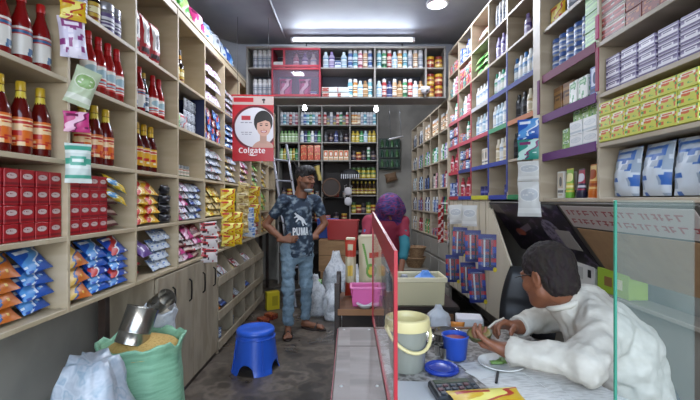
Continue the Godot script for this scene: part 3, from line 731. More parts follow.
# keys: one or several protos taken in turn
func fill(side: int, d0: float, d1: float, h: float, n: int, inset: float, keys, called: String, label: String, category: String, group := "", opt := {}):
	var stack: int = opt.get("stack", 1); var tilt: float = opt.get("tilt", 0.0); var jit: float = opt.get("jit", 5.0)
	var ks: Array = keys if keys is Array else [keys]
	var room := 9.0                # clear height up to the next shelf
	for r in (L_ROWS if side == -1 else C_ROWS if side == 1 else []):
		if r > h + .05: room = minf(room, r - h - .03)
	for s in stack:
		for i in n:
			var k: String = ks[(i + s * opt.get("shift", 0)) % ks.size()]
			var pr = protos[k]
			var dy: float = opt.get("dy", pr.h + 0.001)
			if tilt != 0.0 and stack > 1: dy = minf(dy, (room - pr.h * cos(deg_to_rad(absf(tilt) - 3.0)) - pr.d * .65 - pr.w * .5 * sin(deg_to_rad(opt.get("roll", 0.0)))) / (stack - 1))
			var d: float = d0 + (i + 0.5) * (d1 - d0) / n + opt.get("dj", 0.0) * rng.randf_range(-1, 1)
			var ins: float = inset + pr.d / 2
			if tilt != 0.0: d = clampf(d, minf(d0 + pr.w * .49 + .012, (d0 + d1) / 2), maxf(d1 - pr.w * .49 - .012, (d0 + d1) / 2))
			if tilt != 0.0: ins = inset + 0.02 + rng.randf_range(-0.008, 0.008)
			var lb := label; var nm := called; var ct := category
			if label.begins_with("|"):
				var lk := look(k)
				lb = lk[0] + " " + lk[1] + label.substr(1); nm = lk[1].replace(" ", "_"); ct = lk[1].get_slice(" ", lk[1].get_slice_count(" ") - 1)
			if stack > 1: lb += ", " + ("top" if s == stack - 1 else ["bottom", "second", "third", "fourth"][s]) + " layer"
			put(k, shelf_xf(side, d, h + 0.001 + s * dy + (pr.d * 0.42 + pr.w * 0.3 * sin(deg_to_rad(opt.get("roll", 0.0))) if tilt != 0.0 else 0.0), ins, rng.randf_range(-jit, jit), tilt + (rng.randf_range(-3, 3) if tilt != 0.0 else 0.0), rng.randf_range(-1, 1) * opt.get("roll", 0.0)), nm, lb, ct, group)

func stock_grocery():
	var G := -1
	# --- compartments reaching towards the street (partly in view)
	fill(G, 1.18, 1.62, 2.17, 4, .03, ["steeljar", "smalljar"], "spice_jar", "| with metal lid in the grocery compartment nearest the street", "jar", "jars near the street")
	fill(G, 1.16, 1.63, 1.85, 5, .03, "chilli", "chilli_sauce_bottle", "red chilli sauce bottle in the grocery compartment nearest the street", "bottle", "chilli sauces near the street")
	fill(G, 1.16, 1.63, 1.515, 5, .03, "orangesauce", "sauce_bottle", "dark sauce bottle with orange label nearest the street", "bottle", "orange labelled sauces near the street")
	fill(G, 1.15, 1.64, 1.20, 7, .02, "redbox", "tea_carton", "small red carton with pale badge in the grocery rack's end compartment", "carton", "red cartons near the street", {"stack": 4, "jit": 1.5})
	fill(G, 1.15, 1.64, .905, 3, .03, ["p_blue", "p_orange"], "snack_packet", "| in the end grocery compartment nearest the street", "packet", "snack packets near the street", {"stack": 4, "tilt": -44.0, "dy": .055, "roll": 6.0})
	# --- second compartment column
	fill(G, 1.68, 1.98, 2.17, 3, .05, ["syrup", "steeljar"], "syrup_bottle", "| on the top grocery shelf above the ketchup bottles", "bottle", "bottles above the ketchup")
	fill(G, 1.98, 2.10, 2.17, 2, .03, "steeljar", "metal_jar", "silver and purple lidded jar on top grocery shelf", "jar", "silver jars on the top grocery shelf")
	fill(G, 1.80, 2.10, 1.85, 4, .01, "ketchup", "ketchup_bottle", "red ketchup bottle with red cap beside the green hanging packet", "bottle", "ketchup bottles beside the hanging packets")
	fill(G, 1.74, 2.0, 1.515, 3, .0, "orangesauce", "sauce_bottle", "dark red sauce bottle with orange label above the red cartons", "bottle", "orange labelled sauces above the red cartons")
	fill(G, 1.67, 1.93, 1.20, 4, .01, "redbox", "tea_carton", "small red carton with pale badge stacked beside the yellow biscuit packs", "carton", "red cartons beside the biscuits", {"stack": 4, "jit": 1.5})
	fill(G, 1.94, 2.15, 1.20, 1, .05, ["p_maroon", "p_red"], "tea_packet", "| piled behind the yellow biscuit packs", "packet", "maroon packets", {"stack": 4, "tilt": -41.0, "dy": .058, "roll": 5.0})
	for i in 2:
		put("biscuit", shelf_xf(G, 2.0, 1.345 + i * .062, .0, 18, -40, -24), "biscuit_pack", ["yellow and blue biscuit pack lying under another, on the maroon packets", "yellow and blue biscuit pack lying topmost on the maroon packets"][i], "packet", "biscuit packs")
	fill(G, 1.67, 1.82, .905, 1, .0, "p_orange", "snack_packet", "orange snack packet beside the blue noodle packets", "packet", "orange snack packets", {"stack": 3, "tilt": -40.0, "dy": .07, "roll": 6.0})
	fill(G, 1.82, 2.15, .905, 2, .01, ["p_blue", "p_blue", "p_bluered"], "noodle_packet", "| stacked on the lowest grocery shelf", "packet", "blue packets on the lowest shelf", {"stack": 5, "tilt": -44.0, "dy": .05, "roll": 6.0, "shift": 1})
	# --- third column
	fill(G, 2.20, 2.56, 2.17, 3, .04, "saucepack", "sauce_pouch", "upright red and white sauce pouch on top grocery shelf", "pouch", "red and white sauce pouches", {"jit": 8.0})
	fill(G, 2.19, 2.36, 1.85, 2, .03, "chilli", "chilli_sauce_bottle", "red chilli sauce bottle beside the black sauce bottle", "bottle", "chilli sauces beside the black bottle")
	fill(G, 2.36, 2.44, 1.85, 1, .05, "blacksauce", "black_sauce_bottle", "black sauce bottle with pale label between red sauce bottles", "bottle")
	fill(G, 2.46, 2.62, 1.85, 2, .04, "ketchup", "ketchup_bottle", "red ketchup bottle beside the navy lined compartment", "bottle", "ketchup bottles beside the navy lining")
	fill(G, 2.19, 2.52, 1.515, 4, .04, "darksauce", "sauce_bottle", "dark sauce bottle with yellow cap and yellow label", "bottle", "yellow capped sauce bottles")
	fill(G, 2.185, 2.49, 1.20, 2, .0, "p_yellowred", "snack_packet", "yellow and red snack packet piled beside the black packs", "packet", "yellow and red packets", {"stack": 4, "tilt": -40.0, "dy": .055, "roll": 6.0})
	fill(G, 2.50, 2.68, 1.20, 1, .02, "blackslab", "black_pack", "glossy black pack stacked beside the yellow and red packets", "packet", "black packs", {"stack": 4, "dy": .062})
	fill(G, 2.42, 2.68, .905, 3, .02, "p_whiteblue_s", "small_packet", "small white and blue packet on the lowest shelf above the cabinet", "packet", "small white and blue packets", {"stack": 4, "tilt": -40.0, "dy": .06, "roll": 6.0})
	fill(G, 2.19, 2.4, .905, 1, .05, "p_red", "red_packet", "red packet lying under the purple white bag", "packet", "red packets under the bag", {"stack": 2, "tilt": -60.0, "dy": .05, "roll": 6.0})
	put("p_purple_l", shelf_xf(G, 2.30, 1.03, .0, 10, -52).scaled_local(Vector3(.9, .8, .8)), "plastic_bag", "hazy purple and white plastic packet leaning on red packets", "packet")
	# --- fourth column
	fill(G, 2.72, 2.95, 2.17, 3, .05, "syrup", "syrup_bottle", "dark amber bottle with yellow label above the navy compartment", "bottle", "amber bottles above the navy lining")
	fill(G, 2.72, 2.93, 1.85, 2, .03, ["p_green", "p_white"], "upright_packet", "| standing in the navy lined compartment", "packet", "packets in the navy compartment", {"jit": 10.0})
	fill(G, 2.96, 3.17, 1.85, 3, .06, "p_silver_s", "silver_packet", "small silver packet stacked in the navy compartment", "packet", "silver packets in the navy compartment", {"stack": 3, "dy": .088})
	fill(G, 2.74, 3.16, 1.515, 7, .1, "smalljar", "small_jar", "little jar with steel lid in a half empty compartment", "jar", "little jars below the navy lining")
	fill(G, 2.71, 2.93, 1.20, 2, .0, ["p_pink_s", "p_white_s", "p_violetwhite_s"], "sachet_packet", "| piled beside the navy ones above the cabinet", "packet", "pink and white small packets", {"stack": 5, "tilt": -40.0, "dy": .056, "roll": 6.0, "shift": 1})
	fill(G, 2.94, 3.18, 1.20, 3, .0, ["p_whiteblue_s", "p_navy_s", "p_silver_s"], "sachet_packet", "| piled beside the pink ones above the cabinet", "packet", "blue and silver small packets", {"stack": 5, "tilt": -40.0, "dy": .056, "roll": 6.0, "shift": 2})
	fill(G, 2.71, 3.18, .905, 3, .0, ["p_whitered", "p_pink", "p_maroon"], "white_red_packet", "| heaped over the cabinet doors", "packet", "mixed packets over the cabinet doors", {"stack": 4, "tilt": -39.0, "dy": .058, "roll": 6.0, "shift": 1})
	# --- fifth column and on to the rear
	fill(G, 3.21, 3.68, 2.17, 3, .0, "p_violetwhite", "violet_packet", "violet and white packet stacked near the top of the grocery rack", "packet", "violet and white packets", {"stack": 3, "tilt": -25.0, "dy": .115, "roll": 6.0})
	fill(G, 3.21, 3.68, 1.85, 4, .01, ["p_bluered_s", "p_red_s", "p_blue_s"], "sachet", "| in the compartment beside the poster", "sachet", "blue and red sachets beside the poster", {"stack": 4, "tilt": -12.0, "dy": .07, "roll": 6.0, "shift": 1})
	fill(G, 3.21, 3.68, 1.515, 3, .0, ["p_whiteblue", "p_silver", "p_white"], "white_packet", "| below the blue and red sachets", "packet", "white packets below the sachets", {"stack": 4, "tilt": -40.0, "dy": .06, "roll": 6.0, "shift": 1})
	fill(G, 3.21, 3.68, 1.20, 3, .005, ["p_cream", "p_yellow", "p_cream"], "namkeen_packet", "| spilling over the shelf edge above red packets", "packet", "cream snack packets", {"stack": 4, "tilt": -40.0, "dy": .06, "roll": 6.0, "shift": 1})
	fill(G, 3.21, 3.68, .905, 3, .0, ["p_red", "p_whitered"], "red_packet", "| above the last cabinet door", "packet", "red packets above the last cabinet door", {"stack": 4, "tilt": -40.0, "dy": .06, "roll": 6.0, "shift": 1})
	var mixes := [[["p_silver", "p_white", "p_violetwhite"], ["p_whiteblue", "p_blue"], ["p_cream", "p_white", "p_whiteblue"], ["p_yellow", "p_green", "p_yellow"], ["p_whitered", "p_yellow", "p_red"]],
		[["p_white", "p_green"], ["p_red", "p_white"], ["p_cream", "p_pink", "p_white"], ["p_yellow", "p_yellow", "p_navy"], ["p_yellow", "p_orange"]],
		[["p_red", "p_silver"], ["p_whiteblue", "p_white"], ["p_white", "p_cream", "p_green"], ["p_orange", "p_cream", "p_yellow"], ["p_red", "p_whitered"]],
		[["p_white", "p_blue"], ["p_cream", "p_white"], ["p_yellow", "p_white"], ["p_green", "p_yellow"], ["p_cream", "p_orange"]]]
	var nm := ["silver", "white and green", "red and silver", "mixed pale"]
	var where := ["top row", "second row", "third row", "fourth row", "lowest row"]
	for c in 4:
		for k in 5:
			var h: float = [2.17, 1.85, 1.515, 1.20, .905][k]
			if c > 0 and k == 0: continue
			fill(G, L_UP[5 + c] + .02, L_UP[6 + c] - .02, h, 3, .01, mixes[c][k], ["silver_packet", "soap_powder_packet", "pulse_packet", "chips_packet", "noodle_packet"][k], "| in the %s, %s" % [["compartment behind the poster", "compartment past the poster", "compartment by the ladder", "rearmost compartment"][c], where[k]], "packet", "%s packets in %s" % [nm[c], where[k]], {"stack": 4, "tilt": -40.0, "dy": .06, "roll": 6.0, "shift": 1})
	# --- on top of the rack
	var top := [["p_green_l", 2.80, "large bright green bag on top of the grocery rack"], ["p_green_l", 2.98, "large bright green bag on top of the grocery rack"], ["p_pink_l", 3.28, "pink bag on top of the grocery rack between green and blue bags"], ["p_whiteblue_l", 3.49, "large white and blue bag on top of the grocery rack"], ["p_silver_l", 3.69, "silver bag on top of the grocery rack beside blue bags"], ["p_whiteblue_l", 3.93, "large white and blue bag on top of the grocery rack"], ["p_blue_l", 4.15, "blue bag on top of the grocery rack beside the loft"]]
	for t in top: put(t[0], shelf_xf(-1, t[1], 2.672, .07, rng.randf_range(-16, 16), -14, rng.randf_range(-6, 6)), "large_bag", t[2], "bag", "bags on top of the grocery rack")
	# --- strips of packets hung on the uprights
	for st in [[3.70, 1.34, 5, "p_yellow", "yellow packet in the strip hung on the upright past the sachets"], [4.20, 1.42, 5, "p_cream", "cream packet in the strip hung below the poster's far edge"], [4.70, 1.40, 4, "p_yellow", "yellow packet in the strip hung nearer the ladder"], [3.20, 1.06, 3, "p_whitered", "white and red packet in the short strip above the cabinet"], [3.95, 1.12, 3, "p_yellow", "yellow packet hung over the red packets' shelf edge"], [4.45, 1.15, 3, "p_whiteblue", "white and blue packet in the short strip under the cream strip"]]:
		for i in int(st[2]):
			put(st[3], shelf_xf(-1, st[0] + rng.randf_range(-.01, .01), st[1] - i * .105, -.03, -48 + rng.randf_range(-8, 8), 0, rng.randf_range(-9, 9)), "hanging_packet", st[4], "packet", "packet strip at %.2f" % st[0])
	# --- packets hung in front of the shelf edge near the street
	var hung := [["p_yellow_s", 2.08, "small yellow packet hanging in front of the grocery shelf edge, topmost"], ["p_violetwhite_l", 1.93, "white packet with violet oval hanging in front of the grocery rack"], ["p_palegreen_l", 1.74, "pale green packet hanging askew in front of the grocery rack"], ["p_pink_s", 1.63, "magenta packet hanging below the pale green one"], ["p_mint_l", 1.42, "mint and white packet hanging lowest before the red cartons"]]
	for i in hung.size():
		var x := shelf_xf(-1, 1.625 + .008 * i, hung[i][1], -.035, -50, -3, [0, 4, -18, 2, 0][i])
		if hung[i][0].ends_with("_l"): x.basis = x.basis.scaled_local(Vector3(.5, .66, .6))
		put(hung[i][0], x, "hanging_packet", hung[i][2], "packet", "packets hung before the grocery rack")

func stock_cosmetics():
	var C := 1
	# bay nearest the pillar
	fill(C, 2.56, 2.84, 2.45, 2, .06, "lilacbottle", "lotion_bottle", "lilac bottle alone near the pillar on the upper cosmetics shelf", "bottle", "lilac bottles by the pillar")
	fill(C, 2.50, 2.90, 2.17, 6, .03, ["whitebottle", "capblue"], "lotion_bottle", "| under the bare shelf beside the pillar", "bottle", "white bottles beside the pillar")
	fill(C, 2.50, 2.73, 1.91, 3, .04, "creambottle", "cream_bottle", "cream coloured bottle beside black bottles near the pillar", "bottle", "cream bottles beside the pillar")
	fill(C, 2.73, 2.90, 1.91, 2, .04, "blackbottle", "black_bottle", "black bottle beside the cream bottles", "bottle", "black bottles beside cream ones")
	fill(C, 2.50, 2.62, 1.64, 2, .05, "pinkbottle", "pink_bottle", "dull pink bottle beside the black ones on the cosmetics rack", "bottle", "pink bottles by the pillar")
	fill(C, 2.65, 2.9, 1.64, 4, .03, "blackbottle", "black_bottle", "black bottle in the row above the empty compartment", "bottle", "black bottles above the empty compartment")
	fill(C, 2.52, 2.7, 1.38, 2, .08, "whitebox", "tall_carton", "tall white carton in a nearly empty low compartment by the pillar", "carton", "tall white cartons by the pillar")
	# second bay
	fill(C, 2.94, 3.25, 2.70, 5, .04, "whitecan", "spray_can", "silvery white spray can in the top row of the cosmetics rack", "can", "silver cans, top row")
	fill(C, 2.96, 3.22, 2.45, 3, .03, "lilacbottle", "lotion_bottle", "white and lilac bottle above the green capped bottles", "bottle", "lilac bottles above the green caps")
	fill(C, 2.94, 3.25, 2.17, 5, .03, ["capgreen", "whitebottle"], "lotion_bottle", "| in the row above the pale blue bottles", "bottle", "green capped bottles")
	fill(C, 2.94, 3.25, 1.91, 5, .02, ["palebottle", "whitebottle", "palebottle"], "lotion_bottle", "| on the green edged shelf between blue uprights", "bottle", "pale blue bottles")
	fill(C, 2.94, 3.22, 1.64, 4, .03, ["whitebottle", "creambottle"], "lotion_bottle", "| above the violet cup", "bottle", "white bottles above the violet cup")
	fill(C, 2.98, 3.14, 1.38, 2, .06, ["violetcup"], "violet_cup", "violet lidded cup in a low compartment near the dark poster", "jar", "violet cups near the dark poster")
	# third bay
	fill(C, 3.3, 3.66, 2.70, 2, .04, ["p_cream", "p_whitered"], "soft_packet", "| slumped in the top row of the cosmetics rack", "packet", "tan packets, top row", {"stack": 2, "tilt": -30.0, "dy": .08, "roll": 6.0})
	fill(C, 3.29, 3.66, 2.45, 2, .01, "p_green", "green_packet", "green packet piled near the top of the cosmetics rack", "packet", "green packets in the cosmetics rack", {"stack": 3, "tilt": -40.0, "dy": .06, "roll": 6.0})
	fill(C, 3.29, 3.66, 2.17, 5, .03, "whitebottle", "lotion_bottle", "white bottle under the green packets", "bottle", "white bottles under the green packets")
	fill(C, 3.29, 3.66, 1.91, 5, .03, ["palebottle", "whitebottle"], "lotion_bottle", "| between a blue and a red upright", "bottle", "bottles between blue and red uprights")
	fill(C, 3.32, 3.5, 1.64, 3, .03, "whitebox", "tall_carton", "tall white carton in the compartment right of the red upright", "carton", "tall white cartons by the red upright")
	fill(C, 3.34, 3.62, 1.38, 3, .05, "violetcup", "violet_cup", "navy lidded cup above the hanging blister cards", "jar", "navy cups above the blister cards")
	# crowded far bays
	var pick := [["bluecarton", "navybottle", "bluewhitebox"], ["rosepack", "colourbox", "tealpack"], ["redbottle", "pinkbottle", "whitebottle", "tealpack"], ["colourbox", "capgreen", "colourpack"], ["colourpack", "bluewhitebox", "rosepack"], ["rosepack", "redbottle"]]
	var hs := [2.70, 2.45, 2.17, 1.91, 1.64, 1.38]
	for b in 2:
		for k in 6:
			fill(C, C_UP[3 + b] + .02, C_UP[4 + b] - .02, hs[k], 4, .01, pick[(k + b) % 6], "small_carton", "| %s, %s" % [["in the topmost row", "in the second row", "in the third row", "between the red edge strips", "above the yellow strip", "over the blister cards"][k], ["compartment past the red upright", "compartment touching the loft"][b]], "carton", "packs in far bay %s %d" % ["near" if b == 0 else "under", k], {"stack": 1 if k < 1 else 2, "dy": .105 if k != 1 else .1, "shift": 1, "jit": 8.0} if not pick[(k + b) % 6].has("navybottle") and not pick[(k + b) % 6].has("redbottle") and not pick[(k + b) % 6].has("capgreen") else {})
	# rear run
	var rp := [[["whitebottle", "colourbox", "tanbottle"], ["navybottle", "redbottle", "greenbottle"], ["bluecarton", "whitebox", "redbottle"], ["greenbottle", "whitebottle", "lilacbottle"], ["orangecan", "peachcan", "tanbottle"]],
		[["colourpack", "rosepack"], ["whitebottle", "bluecarton"], ["whitebox", "blackbottle", "pinkbottle"], ["capgreen", "greenbottle", "palebottle"], ["orangecan", "orangecan", "peachcan"]],
		[["greenbottle", "tanbottle"], ["navybottle", "whitebottle"], ["bluecarton", "blackbottle"], ["greenbottle", "lilacbottle"], ["peachcan", "tanbottle"]],
		[["redbottle", "colourbox"], ["bluecarton", "redbottle"], ["navybottle", "palebottle"], ["lilacbottle", "greenbottle"], ["blackbottle", "whitecan"]],
		[["whitebottle", "tanbottle"], ["navybottle", "whitebottle"], ["palebottle", "whitebox"], ["whitebottle", "blackbottle"], ["blackbottle", "whitecan"]]]
	for b in 5:
		for k in 5:
			fill(C, D_UP[b] + .02, D_UP[b + 1] - .02, D_ROWS[k], 5, .02, rp[b][k], "toiletry_bottle", "| on the %s rear shelf, %s" % [["lowest", "second lowest", "middle", "second highest", "highest"][k], ["compartment behind the sachet strip", "second compartment past the sachet strip", "middle compartment", "last but one compartment", "compartment nearest the rear wall"][b]], "bottle", "rear toiletries column %s row %s" % [["one", "two", "three", "four", "five"][b], ["one", "two", "three", "four", "five"][k]])
	# blister cards on pegs, turned towards the street
	for q in [[3.80, 0], [3.42, 0], [3.02, 0], [4.0, 1], [3.52, 1], [3.2, 1]]:
		var x := shelf_xf(1, q[0], .82 - q[1] * .29, -.075 if q[0] > 3.3 else -.11, 72 + rng.randf_range(-6, 6), 0, rng.randf_range(-4, 4))
		put("blister", x.scaled_local(Vector3(1.0, 1.36, 1.0)), "blister_card", "blue and red blister card hanging in the %s row on the cream board" % ["upper", "lower"][q[1]], "blister card", "blister cards, %s row" % ["upper", "lower"][q[1]])
	for c in 2: put("p_plain", shelf_xf(1, 3.5 + c * .36, 1.12, -.08, 65, 0, c * 5.0).scaled_local(Vector3(.9, 1.6, .6)), "white_packet", "white packet with dark print pinned high on the cream board", "packet", "white packets on the board")
	put("p_teal", shelf_xf(1, 4.14, .93, -.008, 4, 0, 12), "teal_packet", "round teal packet hanging beside the blister cards", "packet")
	put("p_green_s", shelf_xf(1, 3.9, .47, -.004, 4, 0, 10), "green_sachet", "small green sachet hanging below the blister cards", "sachet")
	# strip of red sachets
	for i in 5: put("p_red_s", shelf_xf(1, 4.50, 1.21 - i * .085, -.06, -60, 0, rng.randf_range(-6, 6)), "red_sachet", "red sachet in the hanging strip beside the cream board", "sachet", "hanging red sachet strip")
	for i in 5: put("p_white_s", shelf_xf(1, 4.30, 1.22 - i * .09, -.03, -20, 0, rng.randf_range(-10, 10)), "white_sachet", "pale sachet in the hanging strip behind the red one", "sachet", "hanging pale sachet strip")

func stock_soap():
	var S := 2
	# between pillar and next upright
	fill(S, 1.97, 2.34, 2.07, 5, .03, "silvercup", "silver_cup", "silver and blue lidded cup stacked beside the green boxes", "jar", "silver and blue cups", {"stack": 2, "jit": 3.0})
	fill(S, 1.855, 1.96, 2.07, 1, .01, "greenbox", "green_carton", "bright green carton stacked beside silver cups", "carton", "bright green cartons", {"stack": 3, "jit": 2.0})
	fill(S, 2.14, 2.34, 1.835, 2, .05, "brownbox", "brown_carton", "brown carton standing on the purple edged shelf", "carton", "brown cartons")
	fill(S, 1.95, 2.12, 1.835, 2, .02, "greenwhitebox", "pale_carton", "white and green carton beside the brown cartons", "carton", "white and green cartons")
	fill(S, 1.855, 1.94, 1.835, 1, .02, "bluecarton", "blue_carton", "blue upright carton beside white and green cartons", "carton")
	fill(S, 2.10, 2.20, 1.61, 1, .02, "greensoap", "soap_carton", "green and white soap carton beside the plain white cartons", "carton", "green soap cartons", {"stack": 2, "jit": 3.0})
	fill(S, 1.86, 2.10, 1.61, 2, .01, "whitecarton", "soap_carton", "plain white soap carton stacked on the lower purple shelf", "carton", "plain white soap cartons", {"stack": 2, "jit": 2.0})
	fill(S, 1.88, 2.1, 1.752, 3, .03, "greensoap", "soap_carton", "green and white soap carton lying on the plain white cartons", "carton", "green soap cartons on top", {"jit": 4.0})
	put("tube_yellow", shelf_xf(S, 2.18, 1.361, .06, 5), "cream_tube", "yellow and green cream tube standing on its cap", "tube")
	put("tube_navy", shelf_xf(S, 2.07, 1.361, .06, -5), "cream_tube", "navy and red cream tube between yellow and orange ones", "tube")
	for i in 2: put("tube_orange", shelf_xf(S, 1.97 - i * .065, 1.361, .06, -5), "cream_tube", "orange cream tube beside the white pouch", "tube", "orange cream tubes")
	put("whitebox", shelf_xf(S, 2.265, 1.361, .09, 5, 0, 0), "tall_carton", "pale carton standing beside the yellow cream tube", "carton")
	# next bay towards the street
	fill(S, 1.68, 1.825, 2.07, 2, .01, "redwhitebox", "biscuit_carton", "white carton with red end stacked near the magenta strip", "carton", "white and red cartons", {"stack": 4, "jit": 2.0})
	fill(S, 1.3, 1.67, 2.07, 4, .01, "brownredbox", "spice_carton", "brown and red carton stacked on the upper soap shelf", "carton", "brown and red cartons", {"stack": 4, "jit": 2.0})
	fill(S, 1.31, 1.82, 1.835, 5, .02, "violetpack", "soap_carton", "grey violet striped carton below the brown and red cartons", "carton", "grey violet cartons", {"stack": 3, "jit": 3.0})
	fill(S, 1.3, 1.825, 1.61, 6, -.005, "babysoap", "soap_carton", "yellow, green and orange soap carton in a stack", "carton", "yellow and green soap cartons", {"stack": 3, "jit": 3.0})
	for i in 3: put("p_whiteblue_l", shelf_xf(S, 1.735 - i * .17, 1.366, .06, rng.randf_range(-4, 4), -5).scaled_local(Vector3(.84, .84, .9)), "nappy_pouch", "big white pouch with blue band below the yellow soap cartons", "pouch", "white pouches with blue bands")
	fill(S, 1.30, 2.34, 2.35, 8, .03, ["whitecan", "p_yellow", "whitecan"], "top_shelf_can", "| above the silver cups", "can", "cans above the silver cups")
	# hung in front of the pillar
	var hang := [["p_blue", 1.72, "blue packet hanging from the pillar, topmost"], ["p_teal", 1.595, "teal and purple packet hanging from the pillar in the middle"], ["p_plain", 1.465, "clear bag with a pale box hanging from the pillar, above the white card"], ["p_plain_l", 1.25, "white card in a clear sleeve hanging lowest from the pillar"]]
	for i in 4:
		var x := Transform3D(Basis(Vector3.UP, deg_to_rad(-38)), Vector3(1.085, hang[i][1], -2.42))
		put(hang[i][0], x.scaled_local(Vector3(.95, 1.05, .8) if i < 3 else Vector3(.72, .85, .5)), "hanging_packet", hang[i][2], "packet", "packets hung from the pillar")

func stock_back():
	var B := 3
	var xs := [-1.15, -0.82, -0.45, 0.0, 0.44]
	var r := [["whitecan", "cyancan", "whitecan", "redcan", "whitecan", "pinkcan"], ["whitecan", "bluecan", "cyancan", "greencan", "cyancan", "whitecan", "redcan"], ["redcan", "blackcan", "whitecan", "blackcan", "redcan", "greencan", "blackcan", "redcan"], ["orangecan", "orangecan", "peachcan", "whitecan", "cyancan", "whitecan", "whitecan", "cyancan"]]
	for c in 4: fill(B, xs[c] + .02, xs[c + 1] - .02, 2.558, r[c].size(), .05, r[c], "spray_can", "| in the top row of the back rack, %s column" % ["ladder side", "second", "third", "wall side"][c], "can", "back rack cans %s" % ["first", "second", "third", "fourth"][c])
	var r2 := [["palegreen"], ["whitebottle", "navybottle", "greenbottle"], ["blackbottle", "darkjar", "navybottle"], ["yellowbottle", "yellowbottle", "greenbottle", "palebottle"]]
	for c in 4: fill(B, xs[c] + .02, xs[c + 1] - .02, 2.278, [5, 6, 5, 6][c], .05, r2[c], "shelf_bottle", ["pale green bottle in the second row of the back rack", "| in the second row of the back rack, beside the pale green ones", "| in the second row of the back rack, among dark ones", "| in the second row of the back rack, yellow bottle column"][c], "bottle", "second row %s bottles" % ["green", "mixed", "dark", "yellow"][c])
	fill(B, xs[0] + .02, xs[1] - .02, 1.99, 6, .05, ["palegreen", "yellowbottle", "greenbottle"], "shelf_bottle", "| beside the red orange cartons", "bottle", "yellow green bottles")
	fill(B, xs[1] + .02, xs[2] - .02, 1.99, 3, .03, "orangecarton", "orange_carton", "red orange carton stacked in the back rack", "carton", "red orange cartons", {"stack": 2, "jit": 2.0})
	fill(B, xs[2] + .02, xs[3] - .02, 1.99, 5, .03, "stripecarton", "striped_carton", "white and orange upright carton in the back rack", "carton", "white and orange cartons", {"jit": 2.0})
	fill(B, xs[3] + .02, xs[4] - .02, 1.99, 5, .04, ["darkjar", "redjar", "darkjar", "greencan"], "dark_jar", "| under the yellow bottles of the back rack", "jar", "dark jars under the yellow bottles")
	fill(B, xs[3] + .02, xs[4] - .02, 1.70, 5, .04, "yellowjar", "yellow_jar", "yellow jar with green lid in the narrow side column", "jar", "yellow jars")
	fill(B, xs[3] + .02, xs[4] - .02, 1.43, 6, .04, "oilbottle", "oil_bottle", "brown oil bottle with yellow cap below the yellow jars", "bottle", "brown oil bottles")
	fill(B, xs[3] + .02, xs[4] - .02, 1.14, 5, .04, ["yellowjar", "redjar", "darkjar"], "mixed_jar", "| below the oil bottles", "jar", "mixed jars")
	for c in 3: fill(B, xs[c] + .03, xs[c + 1] - .03, 1.40, 3, .08, ["darkjar", "redjar", "smalljar"], "dim_jar", "| in the dim recess below the %s cartons" % ["green bottles'", "orange", "striped"][c], "jar", "dim jars %s" % ["one", "two", "three"][c])
	for c in 3: fill(B, xs[c] + .03, xs[c + 1] - .03, 1.0, 3, .08, ["colourbox", "darkjar", "redjar"], "dim_carton", "| on the low dim shelf, %s column" % ["ladder side", "middle", "jar side"][c], "carton", "dim cartons %s" % ["one", "two", "three"][c])

